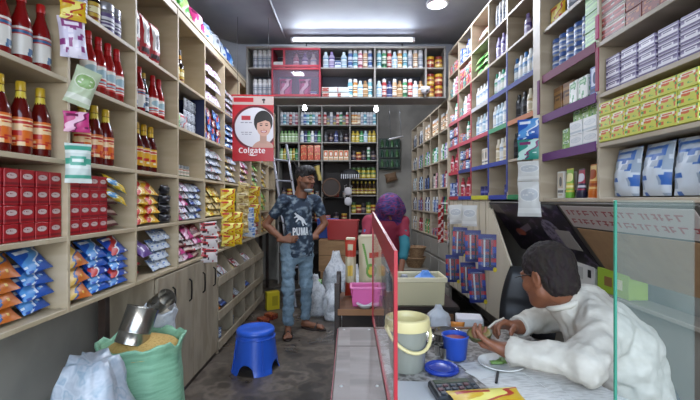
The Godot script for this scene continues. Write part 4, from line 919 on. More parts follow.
func stock_loft():
	var F := 4
	for k in 2:
		var h: float = [2.491, 2.816][k]
		var rw: String = ["lower", "upper"][k]
		fill(F, LX[0] + .05, LX[1] - .02, h, 4, .05, "whitecan", "white_can", "white spray can on the %s loft shelf beside the red frame" % rw, "can", "white loft cans " + rw)
		if k == 0:
			for i in 2: put("p_pink_l", shelf_xf(F, -0.73 + i * .22, h, .12, 0, -4).scaled_local(Vector3(.75, .95, 1)), "wrapped_figure", "pinkish brown wrapped pack behind the red framed glass", "packet", "wrapped packs behind glass")
			put("bluewhitebox", shelf_xf(F, -.42, h, .15, 12), "small_box", "pale box behind the lower red framed glass", "carton")
		else:
			fill(F, LX[1] + .2, LX[2] - .03, h, 3, .1, ["pinkbottle", "lilacbottle", "whitebottle"], "glass_case_bottle", "| behind the upper red framed glass", "bottle", "bottles behind the upper glass")
			put("whitecarton", shelf_xf(F, LX[1] + .065, h, .08, 0), "white_box", "small box beside the upper red framed glass", "carton")
		fill(F, LX[2] + .03, LX[2] + .30, h, 4, .04, [["redwhitebox", "whitesoap"], ["palebottle", "lilacbottle", "bluewhitebox"]][k], "loft_carton", ["| heaped on the lower loft shelf", "| on the upper loft shelf behind the tube light"][k], "carton", "loft cartons " + rw, {"stack": 2, "dy": .062} if k == 0 else {})
		fill(F, LX[2] + .31, LX[3] - .02, h, 5, .04, [["cyancan", "orangecan", "palebottle", "tanbottle"], ["bluecan", "cyancan", "pinkcan", "peachcan"]][k], "loft_bottle", "| in the middle of the %s loft shelf" % rw, "can", "middle loft cans " + rw)
		fill(F, LX[3] + .02, LX[4] - .02, h, 9, .04, [["palebottle", "redcan", "navybottle", "peachcan", "tanbottle", "greencan", "redcan", "whitebottle", "tanbottle"], ["cyancan", "greencan", "redcan", "palebottle", "orangecan", "cyancan", "whitecan", "peachcan", "whitecan"]][k], "loft_can", "| on the %s loft shelf toward the dome camera" % rw, "can", "far loft cans " + rw)
		fill(F, LX[4] + .012, LX[5] - .012, h, 2, .02, [["goldjar", "redjar"], ["redjar", "goldjar"]][k], "gold_jar", "| in the %s dark end of the loft" % rw, "jar", "loft end jars " + rw, {"stack": 2 if k == 0 else 1, "dy": .132})
	# dome camera
	var c := base("dome_camera", Vector3(.825, 2.555, LZ + .04)); tag(c, "small white dome security camera fixed to the loft edge", "camera")
	part("mount", lathe(V2([0, .03, .05, .03, .052, .02, .05, 0]), 20), mat("e8e8ea", .35), c)
	part("dome", lathe(V2([.046, .0, .043, -.02, .03, -.036, .012, -.044, 0, -.045]), 20), mat("d8d8dc", .15), c)
	part("lens", lathe(V2([0, 0, .014, 0, .016, .004, .012, .008, 0, .008]), 12), mat("101012", .1), c, Vector3(.012, -.018, .037), Vector3(80, 0, 0))

# ==================================================================== sacks and stool beside the grocery rack
func open_sack(called: String, at: Vector3, r: float, h: float, m: Material, seed_: int, label: String, fill_m: Material = null, fill_name := "grain"):
	var o := base(called, at); tag(o, label, "sack")
	var noise := FastNoiseLite.new(); noise.seed = seed_; noise.frequency = 1.0
	var v := PackedVector3Array(); var uv := PackedVector2Array(); var idx := PackedInt32Array()
	var prof := V2([.82, 0, .97, .05, 1.04, .2, 1.06, .45, 1.0, .7, .95, .88, .97, .95, 1.04, .985, 1.06, 1.0, 1.02, 1.008, .96, .99, .92, .94, .9, .86])
	var NA := 40
	for j in prof.size():
		for i in NA + 1:
			var a := TAU * (i % NA) / NA
			var q := 1.0 + .07 * noise.get_noise_3d(cos(a) * 1.5, prof[j].y * 3, sin(a) * 1.5) * 2 + .03 * sin(prof[j].y * 30 + 3 * noise.get_noise_2d(a * 2, 1) * 3) * float(prof[j].y < .9)
			var y: float = prof[j].y * h * (1.0 + (.05 * noise.get_noise_2d(cos(a) * 2 + 9, sin(a) * 2) if j > 4 else 0.0))
			v.append(Vector3(cos(a) * prof[j].x * r * q, y, sin(a) * prof[j].x * r * q)); uv.append(Vector2(float(i) / NA, 0))
	for j in prof.size() - 1:
		for i in NA:
			var p := j * (NA + 1) + i
			idx.append_array(PackedInt32Array([p, p + NA + 1, p + 1, p + 1, p + NA + 1, p + NA + 2]))
	part("sack_cloth", amesh(v, mesh_normals(v, idx), uv, idx), m, o)
	if fill_m:
		var f := part(fill_name, lathe(V2([r * .93, h * .93, r * .8, h * .965, r * .5, h * 1.0, r * .2, h * 1.02, 0, h * 1.025]), 28), fill_m, o)
		tag(f, "", "", "", "stuff")
	return o

func open_tin(called: String, at: Vector3, rot: Vector3, r: float, h: float, label: String):
	var o := base(called, at); o.rotation_degrees = rot; tag(o, label, "tin")
	part("tin_wall", lathe(V2([r * .1, 0, r, 0, r, .004, r * .985, .008, r * .985, h * .3, r, h * .31, r, h * .33, r * .985, h * .34, r * .985, h - .006, r * 1.01, h - .003, r * 1.01, h, r * .96, h, r * .96, .006, 0, .006]), 28), mat("a8a39a", .22, .9), o)
	return o

func floor_goods():
	open_sack("grain_sack", Vector3(-1.0, 0, -1.93), .185, .68, surf("woven_green"), 4, "pale green woven sack full of golden grain with a tin in it", surf("grain"))
	open_tin("grain_tin", Vector3(-1.03, .675, -1.88), Vector3(-16, 10, -14), .072, .17, "dull metal tin standing tilted in the golden grain")
	open_sack("white_sack", Vector3(-1.10, 0, -2.24), .115, .74, surf("woven_white"), 8, "white woven sack with rolled rim behind the green one", mat("b8b0a0", .8), "flour")
	open_tin("metal_tin", Vector3(-1.08, .76, -2.22), Vector3(58, 60, 0), .05, .12, "shiny metal tin lying on the white woven sack")
	tag(part("plastic_sack", bag_mesh(.36, .74, .30, 5, .6, .12), surf("plastic_print"), null, Vector3(-1.0, 0, -1.545)), "crumpled silvery white printed plastic sack beside the green sack", "sack")
	# stool
	var s := base("plastic_stool", Vector3(-.76, 0, -3.22), 32); s.scale = Vector3(1.08, .82, 1.08); tag(s, "blue moulded plastic stool standing alone on the dark floor", "stool")
	var bm := mat("2c5cc4", .3)
	part("seat", lathe(V2([0, .398, .045, .398, .05, .402, .112, .402, .128, .398, .137, .388, .14, .372, .14, .352, .134, .347, 0, .345]), 36), bm, s)
	# skirt with four arches
	var v := PackedVector3Array(); var idx := PackedInt32Array(); var NA := 96; var NY := 14
	for sh in 2:
		for j in NY + 1:
			for i in NA + 1:
				var a := TAU * (i % NA) / NA
				var u := absf(fposmod(a / (TAU / 4), 1.0) - .5) * 2.0      # 0 in mid arch, 1 at a leg
				var low := .10 * sqrt(maxf(0.0, 1.0 - pow(u / .5, 2))) if u < .5 else 0.0
				var y := lerpf(low, .348, float(j) / NY)
				var rr := lerpf(.172, .134, pow(y / .348, .8)) - .006 * sh
				if y < .01: rr += .006
				v.append(Vector3(cos(a) * rr, y, sin(a) * rr))
		var o := sh * (NY + 1) * (NA + 1)
		for j in NY:
			for i in NA:
				var p := o + j * (NA + 1) + i
				if sh == 0: idx.append_array(PackedInt32Array([p, p + NA + 1, p + 1, p + 1, p + NA + 1, p + NA + 2]))
				else: idx.append_array(PackedInt32Array([p, p + 1, p + NA + 1, p + 1, p + NA + 2, p + NA + 1]))
	for i in NA:
		var p := i; var q := (NY + 1) * (NA + 1) + i
		idx.append_array(PackedInt32Array([p, p + 1, q, p + 1, q + 1, q]))
	part("skirt_legs", amesh(v, mesh_normals(v, idx), PackedVector2Array(), idx), bm, s)
	var ring := []
	for i in 41: ring.append(Vector3(cos(TAU * i / 40) * .143, .318, sin(TAU * i / 40) * .143))
	part("rib_ring", tube(ring, .004, 6), bm, s)
	for k in 4:
		var a := TAU * k / 4
		part("leg_rib", tube([Vector3(cos(a) * .174, .01, sin(a) * .174), Vector3(cos(a) * .158, .15, sin(a) * .158), Vector3(cos(a) * .143, .31, sin(a) * .143)], .006, 6), bm, s)
	# low rack contents
	for i in 7:
		var key: String = ["p_silver", "p_white", "p_cream", "p_whitered"][i % 4]
		put(key, Transform3D(Basis(Vector3.UP, deg_to_rad(90)) * Basis(Vector3.RIGHT, deg_to_rad(-50)), Vector3(-1.20, .65, -3.64 - int(i / 2) * .445 - (i % 2) * .19)), "bin_packet", "pale packet lying in the upper slanting bins", "packet", "packets in the upper bins")
		put(["p_orange", "p_navy", "p_red", "p_silver"][i % 4], Transform3D(Basis(Vector3.UP, deg_to_rad(90)) * Basis(Vector3.RIGHT, deg_to_rad(-55)), Vector3(-1.20, .35, -3.64 - int(i / 2) * .445 - (i % 2) * .19)), "low_bin_packet", "dark or orange packet in the lower slanting bins", "packet", "packets in the lower bins")
	for i in 4: put("bluewhitebox", Transform3D(Basis(Vector3.UP, 1.4), Vector3(-1.26, .062, -3.75 - i * .4)), "bin_carton", "small blue and white carton in the lowest bin", "carton", "cartons in the lowest bin")
	# yellow box by the low rack
	var y := base("yellow_box", Vector3(-.96, 0, -4.95), 28); tag(y, "small bright yellow box standing on the floor beside the low rack", "box")
	part("box_body", cbox(.16, .22, .08, .003), mat("c8b41e", .5), y)
	part("label", cbox(.07, .12, .002, .0005), mat("a8981c", .5), y, Vector3(.02, .05, .041))
	# small brown packs on the floor under the rack
	for i in 3: put("brownredbox", Transform3D(Basis(Vector3.UP, .4 * i + .3), Vector3(-1.0 + .05 * i, .001, -4.2 - i * .18)), "floor_carton", "small brown carton on the floor by the low rack", "carton", "cartons on the floor")
	# ladder
	var l := base("aluminium_ladder", Vector3.ZERO); tag(l, "grey aluminium ladder leaning between the poster and the standing man", "ladder")
	var al := mat("a6a9b2", .35, .6)
	var top := Vector3(-1.05, 2.12, -5.32); var foot := Vector3(-.68, 0.0, -5.05)
	for k in 2:
		var off := Vector3(.0 + .17 * k, 0, -.22 * k)
		var dirv: Vector3 = (top - foot)
		var rail := MeshInstance3D.new(); rail.mesh = cbox(.028, dirv.length(), .06, .004); rail.material_override = al; rail.name = "rail"; l.add_child(rail, true)
		rail.transform = Transform3D(Basis(Quaternion(Vector3.UP, dirv.normalized())), foot + off)
		for j in 7: part("rivet", lathe(V2([0, 0, .011, 0, .011, .004, 0, .006]), 8), mat("1c1c20", .5), rail, Vector3(0, .2 + j * .29, .031), Vector3(90, 0, 0))
	for j in 7:
		var p := foot.lerp(top, (.2 + j * .29) / 2.18)
		part("rung", tube([p, p + Vector3(.17, 0, -.22)], .014, 8), al, l)

# ==================================================================== counter
func counter_area():
	var c := base("counter", Vector3.ZERO); tag(c, "low shop counter with grimy laminate and stone top", "counter")
	board(c, "laminate_top", Vector3(-.055, COUNTER - .03, -1.89), Vector3(.113, COUNTER, -.75), surf("countertop"), .004)
	board(c, "stone_top", Vector3(.1135, COUNTER - .03, -1.86), Vector3(.80, COUNTER, -.75), surf("stonetop"), .004)
	board(c, "wooden_edge", Vector3(.1135, COUNTER - .045, -1.885), Vector3(.80, COUNTER + .004, -1.861), surf("brownwood"), .003)
	board(c, "red_tape_edge", Vector3(-.059, COUNTER - .028, -1.88), Vector3(-.0555, COUNTER - .004, -.75), mat("8e2f38", .4), .0005)
	board(c, "body", Vector3(-.04, 0, -1.84), Vector3(.42, COUNTER - .0305, -.8), surf("brownwood"))
	board(c, "leg", Vector3(.70, 0, -1.83), Vector3(.76, COUNTER - .0305, -1.77), surf("brownwood"))
	board(c, "leg", Vector3(.70, 0, -.86), Vector3(.76, COUNTER - .0305, -.8), surf("brownwood"))
	for d in [1.86, 1.3]:
		part("screw_cap", lathe(V2([0, 0, .006, 0, .005, .002, 0, .003]), 10), mat("d8d8d4", .3, .5), c, Vector3(-.028, COUNTER, -d + .01))
		part("screw_cap", lathe(V2([0, 0, .006, 0, .005, .002, 0, .003]), 10), mat("d8d8d4", .3, .5), c, Vector3(.088, COUNTER, -d + .01))
	board(c, "joint_strip", Vector3(-.05, COUNTER + .0002, -1.645), Vector3(.11, COUNTER + .0012, -1.64), mat("5f544e", .5), .0002)
	# red taped glass screen
	var g := base("glass_screen", Vector3(.118, COUNTER, 0)); tag(g, "upright clear glass screen with red taped edges on the counter", "glass screen")
	var far := -2.05; var near := -1.05; var hf := .54; var hn := .47
	var poly := PackedVector2Array([Vector2(-far, 0.006), Vector2(-near, 0.006), Vector2(-near, hn), Vector2(-far, hf)])
	part("glass_pane", slab(poly, .005), glassmat("c9b4b2", .13), g, Vector3.ZERO, Vector3(0, 90, 0))
	var tape := mat("a8242e", .35)
	var tp := func(a: Vector2, b: Vector2, w: float):
		var e := (b - a).normalized(); var nn := Vector2(-e.y, e.x) * w
		return slab(PackedVector2Array([a, b, b + nn, a + nn]), .009)
	part("red_tape", tp.call(Vector2(-far, hf), Vector2(-near, hn), .075), tape, g, Vector3.ZERO, Vector3(0, 90, 0))
	part("red_tape", tp.call(Vector2(-near, hn), Vector2(-near, 0.0), -.022), tape, g, Vector3.ZERO, Vector3(0, 90, 0))
	part("red_tape", tp.call(Vector2(-far, 0.0), Vector2(-far, hf), -.012), tape, g, Vector3.ZERO, Vector3(0, 90, 0))
	part("red_tape", tp.call(Vector2(-near, 0.001), Vector2(-far, 0.001), -.02), tape, g, Vector3.ZERO, Vector3(0, 90, 0))
	# green edged glass at the man's side
	var g2 := base("side_glass", Vector3(.76, COUNTER, -.98)); tag(g2, "clear glass sheet with green edge standing beside the seated man", "glass sheet")
	part("glass_pane", cbox(.19, .60, .006, .001), glassmat("cfe6dc", .06), g2, Vector3(-.012, 0, 0))
	part("green_edge", cbox(.006, .60, .007, .001), mat("3f8a72", .15), g2, Vector3(-.11, 0, 0))
	part("clip", cbox(.03, .05, .02, .003), mat("9a9ca0", .3, .8), g2, Vector3(.04, -.0, 0))
	# bucket
	var b := base("plastic_bucket", Vector3(.205, COUNTER, -1.43), 20); b.scale = Vector3(.88, .86, .88); tag(b, "grey plastic bucket with cream rim and cream handle on the counter", "bucket")
	var gr := mat("8d8f84", .35); var cr := mat("d9cb93", .35)
	part("body", lathe(V2([0, 0, .064, 0, .068, .006, .082, .185, .079, .186, .065, .012, 0, .01]), 32), gr, b)
	part("rim", lathe(V2([.082, .168, .09, .17, .092, .195, .089, .212, .080, .216, .073, .21, .071, .185, .078, .18]), 32), cr, b)
	part("inner_wall", lathe(V2([.071, .19, .062, .05, 0, .05]), 28), cr, b)
	var hp := []
	for i in 15:
		var a := PI * i / 14.0
		hp.append(Vector3(cos(a) * .093, .178 - sin(a) * .085, sin(a) * .06 + .03 * sin(a)))
	part("handle", tube(hp, .0075, 8), cr, b)
	for s in [-1, 1]: part("handle_pivot", lathe(V2([0, 0, .013, 0, .013, .008, 0, .01]), 12), cr, b, Vector3(s * .088, .178, 0), Vector3(0, 0, -90 * s))
	# blue cup with red food, and its lid
	var u := base("blue_tub", Vector3(.40, COUNTER, -1.52)); u.scale = Vector3(.92, .88, .92); tag(u, "blue plastic tub holding red food on the counter", "tub")
	var bl := mat("2a4fae", .3)
	part("tub", lathe(V2([0, 0, .04, 0, .044, .004, .053, .094, .056, .096, .056, .102, .051, .102, .042, .008, 0, .008]), 32), bl, u)
	part("food", lathe(V2([.049, .084, .03, .09, 0, .092]), 20), mat("8a1f1c", .5), u)
	var ld := base("plastic_lid_disc", Vector3(.322, COUNTER + .002, -1.405)); tag(ld, "round dark blue plastic lid lying flat on the counter", "tub lid")
	part("disc", lathe(V2([0, 0, .056, 0, .06, .004, .06, .011, .056, .014, .05, .010, 0, .009]), 36), mat("1f3c9e", .28), ld)
	var rg := []
	for i in 37: rg.append(Vector3(cos(TAU * i / 36) * .044, .0105, sin(TAU * i / 36) * .044))
	part("raised_ring", tube(rg, .002, 6), mat("1f3c9e", .28), ld)
	# steel ware
	var st := mat("b9b6b0", .16, .95)
	var bw := base("steel_bowl", Vector3(.40, COUNTER, -1.665)); tag(bw, "steel bowl with dark food behind the blue tub", "bowl")
	part("bowl", lathe(V2([0, 0, .034, 0, .048, .02, .058, .05, .062, .052, .062, .055, .056, .052, .045, .022, .03, .006, 0, .005]), 32), st, bw)
	part("food", lathe(V2([.054, .042, .02, .045, 0, .046]), 20), mat("4c3d24", .4), bw)
	var pl := base("steel_plate", Vector3(.30, COUNTER, -1.72)); tag(pl, "shallow steel plate between the bucket and the steel bowl", "plate")
	part("plate", lathe(V2([0, 0, .05, 0, .068, .01, .076, .012, .076, .015, .068, .014, .048, .005, 0, .004]), 32), st, pl)
	part("food", lathe(V2([.04, .006, .02, .012, 0, .014]), 16), mat("c0b8a8", .6), pl)
	for i in 3:
		var k := base("steel_tumbler", Vector3(.29 + .035 * i + .02 * (i % 2), COUNTER, -1.58 + .03 * i)); tag(k, "small steel tumbler beside the bucket on the counter", "tumbler", "steel tumblers")
		k.rotation_degrees = Vector3(0, 0, 0)
		part("cup", lathe(V2([0, 0, .016, 0, .02, .04, .022, .042, .018, .04, .014, .004, 0, .004]), 20), st, k)
	var wp := base("white_plate", Vector3(.545, COUNTER, -1.445)); tag(wp, "white plate with green peel under the man's hand", "plate")
	part("plate", lathe(V2([0, 0, .05, 0, .075, .012, .08, .014, .08, .017, .073, .016, .048, .005, 0, .005]), 32), mat("d8d8d2", .25), wp)
	for i in 3: part("green_peel", pouch_mesh(.05, .02, .012, 20 + i), mat("6a8a48", .5), wp, Vector3(-.015 + .02 * i, .012, .01 - .014 * i), Vector3(-80, 40 * i, 0))
	# papers
	var pa := base("paper_sheet", Vector3(.265, COUNTER + .0005, -1.185), -4); tag(pa, "creased white paper sheet beneath the calculator", "paper")
	part("sheet", cbox(.27, .002, .26, .0005), mat("c9c9c9", .7), pa)
	var nw := base("newspaper", Vector3(.62, COUNTER + .0005, -1.30), 14); tag(nw, "spread newspaper under the seated man's forearms", "newspaper")
	part("sheet", cbox(.36, .0025, .42, .0005), surf("newsprint"), nw)
	part("fold", cbox(.17, .002, .40, .0005), surf("newsprint"), nw, Vector3(.08, .0026, 0))
	var wr := base("white_wrapper", Vector3(.455, COUNTER + .001, -1.385), 30); tag(wr, "small white wrapper between the lid and the plate", "wrapper")
	part("wrapper", cbox(.09, .003, .07, .001), mat("cfcfca", .6), wr)
	# calculator
	var ca := base("calculator", Vector3(.325, COUNTER + .004, -1.225), 8); ca.rotation_degrees.x = 4; tag(ca, "dark desk calculator lying beside the yellow packet", "calculator")
	part("case", cbox(.15, .026, .10, .006), mat("25282c", .35), ca)
	part("display", cbox(.11, .002, .022, .0005), mat("4a5648", .15), ca, Vector3(-.005, .026, -.032))
	for r in 3:
		for k in 6: part("key", cbox(.016, .006, .014, .002), mat(["3c4046", "5a3a3c", "34383e"][(r + k) % 3], .4), ca, Vector3(-.055 + k * .022, .0255, -.006 + r * .02))
	# yellow packet
	var yp := put("p_yellow", Transform3D(Basis(Vector3.UP, .12) * Basis(Vector3.RIGHT, deg_to_rad(-84)), Vector3(.405, COUNTER + .024, -1.08)).scaled_local(Vector3(1.5, 1.0, .8)), "yellow_packet", "bright yellow and red snack packet lying at the counter edge", "packet")
	tag(part("pen", tube([Vector3(.475, COUNTER + .006, -1.30), Vector3(.51, COUNTER + .006, -1.38), Vector3(.512, COUNTER + .006, -1.386)], [.0045, .0045, .001], 8), mat("18191c", .3)), "slim black pen lying on the counter beside the white plate", "pen")
	# bag of orange snacks, pink box beyond the counter, on a small dark table
	var t := base("side_table", Vector3(.52, 0, -2.12)); tag(t, "small dark side table beyond the counter edge", "table")
	part("tabletop", cbox(.44, .03, .36, .004), surf("darkwood"), t, Vector3(0, .62, 0))
	for sx in [-1, 1]:
		for sz in [-1, 1]: part("leg", cbox(.035, .62, .035, .003), surf("darkwood"), t, Vector3(sx * .19, 0, sz * .15))
	tag(part("clear_bag", bag_mesh(.11, .15, .09, 14, .3, .15), glassmat("dfe3e6", .55, .2), null, Vector3(.465, .651, -2.1)), "clear plastic bag with knotted top on the side table", "bag")
	tag(part("orange_pouch", pouch_mesh(.07, .08, .04, 6), mat("c87a28", .4), null, Vector3(.545, .652, -2.02), Vector3(-12, -10, 0)), "small orange pouch leaning beside the clear bag", "pouch")
	var pk := base("pink_box", Vector3(.64, .651, -2.15), -10); tag(pk, "white lidded pink box on the side table by the chair", "box")
	part("base_tray", cbox(.13, .03, .11, .003), mat("b83a58", .4), pk)
	part("lid", cbox(.135, .045, .115, .004), mat("d8d4d6", .4), pk, Vector3(0, .03, 0))
	tag(part("green_tray", cbox(.12, .018, .07, .005), mat("3fa04a", .4), null, Vector3(.655, .651, -2.02), Vector3(0, -8, 0)), "bright green flat pack in front of the pink box", "pack")
	office_chair()

func office_chair():
	var o := base("office_chair", Vector3(1.0, 0, -2.42), -42); o.scale = Vector3(1, .93, 1); tag(o, "black padded office chair beyond the seated man", "chair")
	var bk := mat("17181b", .38)
	# curved padded back
	var v := PackedVector3Array(); var idx := PackedInt32Array(); var NX := 14; var NY := 14
	for s in 2:
		for j in NY + 1:
			for i in NX + 1:
				var a := float(i) / NX * 2 - 1; var b := float(j) / NY
				var hw := .185 * (1.0 - .30 * pow(b, 3)) * (1.0 - .1 * pow(1 - b, 4))
				var e := sqrt(maxf(0.0, (1 - pow(absf(a), 4)) * (1 - pow(absf(2 * b - 1), 6))))
				var seam := -.012 * exp(-pow((b - .42) / .03, 2))
				var z := -.05 * (1 - a * a) * 1.0 - .09 * b + (.035 * e + seam * e) * (1.0 if s == 0 else -1.0)
				v.append(Vector3(a * hw, .50 + b * .47, z))
		var q := s * (NX + 1) * (NY + 1)
		for j in NY:
			for i in NX:
				var p := q + j * (NX + 1) + i
				if s == 0: idx.append_array(PackedInt32Array([p, p + NX + 1, p + NX + 2, p, p + NX + 2, p + 1]))
				else: idx.append_array(PackedInt32Array([p, p + NX + 2, p + NX + 1, p, p + 1, p + NX + 2]))
	part("backrest", amesh(v, mesh_normals(v, idx), PackedVector2Array(), idx), bk, o, Vector3(0, 0, -.18))
	part("seat", cbox(.40, .09, .40, .035), bk, o, Vector3(0, .40, .05))
	part("back_bracket", cbox(.06, .2, .03, .005), mat("0e0e10", .4), o, Vector3(0, .36, -.2))
	part("column", lathe(V2([0, .06, .03, .06, .03, .25, .022, .25, .022, .40, 0, .40]), 14), mat("222226", .3, .5), o)
	for k in 5:
		var a := TAU * k / 5
		part("base_arm", tube([Vector3(0, .09, 0), Vector3(sin(a) * .15, .08, cos(a) * .15), Vector3(sin(a) * .24, .06, cos(a) * .24)], [.025, .02, .014], 8), bk, o)
		part("castor", lathe(V2([0, 0, .02, 0, .027, .012, .027, .04, .02, .055, 0, .055]), 12), mat("0c0c0e", .5), o, Vector3(sin(a) * .24, 0, cos(a) * .24))

# ==================================================================== middle of the shop
func crate(called: String, at: Vector3, yaw: float, sx: float, sy: float, sz: float, m: Material, label: String):
	var o := base(called, at, yaw); tag(o, label, "crate")
	var t := .008
	part("floor_plate", cbox(sx * .9, t, sz * .9, .002), m, o)
	for s in [-1, 1]:
		part("side_wall", cbox(t, sy, sz * .94, .002), m, o, Vector3(s * sx * .46, 0, 0), Vector3(0, 0, -s * 4.0))
		part("end_wall", cbox(sx * .94, sy, t, .002), m, o, Vector3(0, 0, s * sz * .46), Vector3(s * 4.0, 0, 0))
	for s in [-1, 1]:
		part("rim", cbox(.024, .02, sz + .02, .004), m, o, Vector3(s * sx * .5, sy - .016, 0))
		part("rim", cbox(sx + .02, .02, .024, .004), m, o, Vector3(0, sy - .016, s * sz * .5))
	return o

func middle_area():
	var cd := surf("cardboard")
	# stacked boxes with crates
	for p in [[Vector3(-.16, 0, -5.3), .46, .44, .4, 4.0, "large brown carton standing on the floor under the crates"], [Vector3(-.16, .441, -5.28), .46, .40, .38, -3.0, "brown carton stacked directly under the red and blue crates"]]:
		var c := base("cardboard_box", p[0], p[4]); tag(c, p[5], "box")
		part("carton", cbox(p[1], p[2], p[3], .004), cd, c)
		part("tape", cbox(.05, .002, p[3] * .99, .0004), mat("b8a070", .3), c, Vector3(0, p[2], 0))
		part("flap_seam", cbox(p[1] * .97, p[2] * .02, .003, .0005), mat("6a4f34", .8), c, Vector3(0, p[2] * .5, p[3] / 2 + .001))
	crate("blue_crate", Vector3(-.30, .845, -5.40), 6, .27, .25, .2, mat("23479c", .4), "blue plastic crate behind the red one on brown cartons")
	crate("red_crate", Vector3(-.09, .845, -5.15), -4, .40, .25, .17, mat("9a221f", .4), "red plastic crate on the brown cartons behind the man")
	# white bags
	var wb := [[-.40, 4.68, .21, .48, .18, 31, "tall white plastic bag slumped beside the standing man"], [-.19, 4.52, .22, .40, .18, 32, "white plastic bag in front of the taller bags"], [-.17, 4.90, .32, .72, .2, 33, "largest white plastic bag below the red crate"], [.06, 4.66, .24, .60, .2, 34, "white plastic bag nearest the dark stand"]]
	for b in wb: tag(part("white_bag", bag_mesh(b[2], b[3], b[4], b[5], .35, .16), surf("woven_white"), null, Vector3(b[0], 0, -b[1])), b[6], "bag", "white bags")
	put("p_green_s", Transform3D(Basis(Vector3.UP, .3), Vector3(-.37, .34, -4.665)), "green_sachet", "little green sachet on the tall white bag", "sachet")
	# wooden stand with pink basket and flour bags
	var s := base("wooden_stand", Vector3(.07, 0, -2.86)); tag(s, "dark wooden stand carrying the pink basket and flour bags", "stand")
	part("tray", cbox(.30, .02, .50, .003), surf("brownwood"), s, Vector3(0, .615, 0))
	part("tray_lip", cbox(.30, .04, .016, .002), mat("8a5f3c", .45), s, Vector3(0, .60, .258))
	for sx in [-1, 1]:
		for sz in [-1, 1]: part("post", cbox(.035, .80 if sx < 0 else .61, .035, .003), surf("darkwood"), s, Vector3(sx * .135 - .02 * int(sx < 0), 0, sz * .22))
	part("side_rail", cbox(.02, .14, .46, .002), surf("darkwood"), s, Vector3(-.155, .64, 0))
	part("lower_shelf", cbox(.26, .02, .44, .002), surf("darkwood"), s, Vector3(0, .25, 0))
	part("back_board", cbox(.26, .34, .015, .002), surf("darkwood"), s, Vector3(0, .26, -.2))
	var k := base("pink_basket", Vector3(.105, .636, -2.745)); tag(k, "bright pink rectangular plastic basket on the wooden stand", "basket")
	var pm := mat("cf5f98", .4)
	var t := .006
	part("floor_plate", cbox(.15, t, .11, .002), pm, k)
	for sx in [-1, 1]:
		part("side_wall", cbox(t, .125, .125, .002), pm, k, Vector3(sx * .082, 0, 0), Vector3(0, 0, -sx * 8.0))
		part("end_wall", cbox(.175, .125, t, .002), pm, k, Vector3(0, 0, sx * .06), Vector3(sx * 6.0, 0, 0))
		part("rim", cbox(.205, .014, .016, .003), mat("d878a8", .4), k, Vector3(0, .118, sx * .074))
		part("rim", cbox(.016, .014, .15, .003), mat("d878a8", .4), k, Vector3(sx * .098, .118, 0))
	tag(part("white_bowl", lathe(V2([0, 0, .03, 0, .05, .02, .06, .03, .058, .032, .045, .02, .028, .004, 0, .004]), 24), mat("dcdcd8", .3), null, Vector3(.10, .636, -2.645)), "shallow white bowl in front of the pink basket", "bowl")
	# flour bags
	for i in 2:
		var f := base("flour_bag", Vector3(.15 - .145 * i, .637, -2.98), 4 - 10 * i); tag(f, ["tall cream flour bag with green and red print on the stand", "slim red topped flour bag beside the taller cream one"][i], "bag")
		part("paper_bag", pouch_mesh([.18, .085][i], [.45, .43][i], .10, 40 + i), flour_mat(i), f)
		part("folded_top", cbox([.15, .07][i], .02, .025, .006), mat("c9bea0", .6), f, Vector3(0, [.435, .415][i], 0), Vector3(20, 0, 0))
	# dark table with beige bin and blue bags
	var d := base("dark_table", Vector3(.52, 0, -3.05)); tag(d, "old dark wooden drawer table under the beige bin", "table")
	part("tabletop", cbox(.50, .03, .50, .004), surf("darkwood"), d, Vector3(0, .57, 0))
	part("carcass", cbox(.46, .43, .44, .003), surf("darkwood"), d, Vector3(0, .14, 0))
	for j in 3: part("drawer", cbox(.42, .12, .02, .004), surf("brownwood"), d, Vector3(0, .15 + j * .138, .228))
	for sx in [-1, 1]:
		for sz in [-1, 1]: part("foot", cbox(.04, .14, .04, .003), surf("darkwood"), d, Vector3(sx * .2, 0, sz * .19))
	var bn := base("beige_bin", Vector3(.50, .601, -2.95)); tag(bn, "cream plastic bin with folded rim holding blue plastic bags", "bin")
	var bm := mat("c9bd97", .45)
	part("floor_plate", cbox(.32, .008, .2, .002), bm, bn)
	for sx in [-1, 1]:
		part("side_wall", cbox(.008, .19, .22, .002), bm, bn, Vector3(sx * .165, 0, 0), Vector3(0, 0, -sx * 3.0))
		part("end_wall", cbox(.34, .19, .008, .002), bm, bn, Vector3(0, 0, sx * .105), Vector3(sx * 4.0, 0, 0))
		part("rim", cbox(.375, .035, .016, .004), mat("d6cba8", .45), bn, Vector3(0, .165, sx * .123))
		part("rim", cbox(.016, .035, .25, .004), mat("d6cba8", .45), bn, Vector3(sx * .182, .165, 0))
	tag(part("blue_bag", bag_mesh(.16, .17, .12, 41, .4, .2), mat("5a8ad0", .3), null, Vector3(.555, .66, -2.95), Vector3(0, 0, 0)), "crumpled blue plastic bag heaped in the beige bin", "bag")
	tag(part("grey_bag", bag_mesh(.10, .14, .11, 42, .5, .15), mat("8a8c92", .4), null, Vector3(.40, .66, -2.95)), "dull grey bag stuffed beside the blue one in the bin", "bag")
	# wicker baskets on a low box by the rear rack
	var lb := base("low_box", Vector3(.80, 0, -5.0)); tag(lb, "pale low carton carrying a wicker basket", "box")
	part("carton", cbox(.3, .52, .4, .004), mat("8f8779", .7), lb)
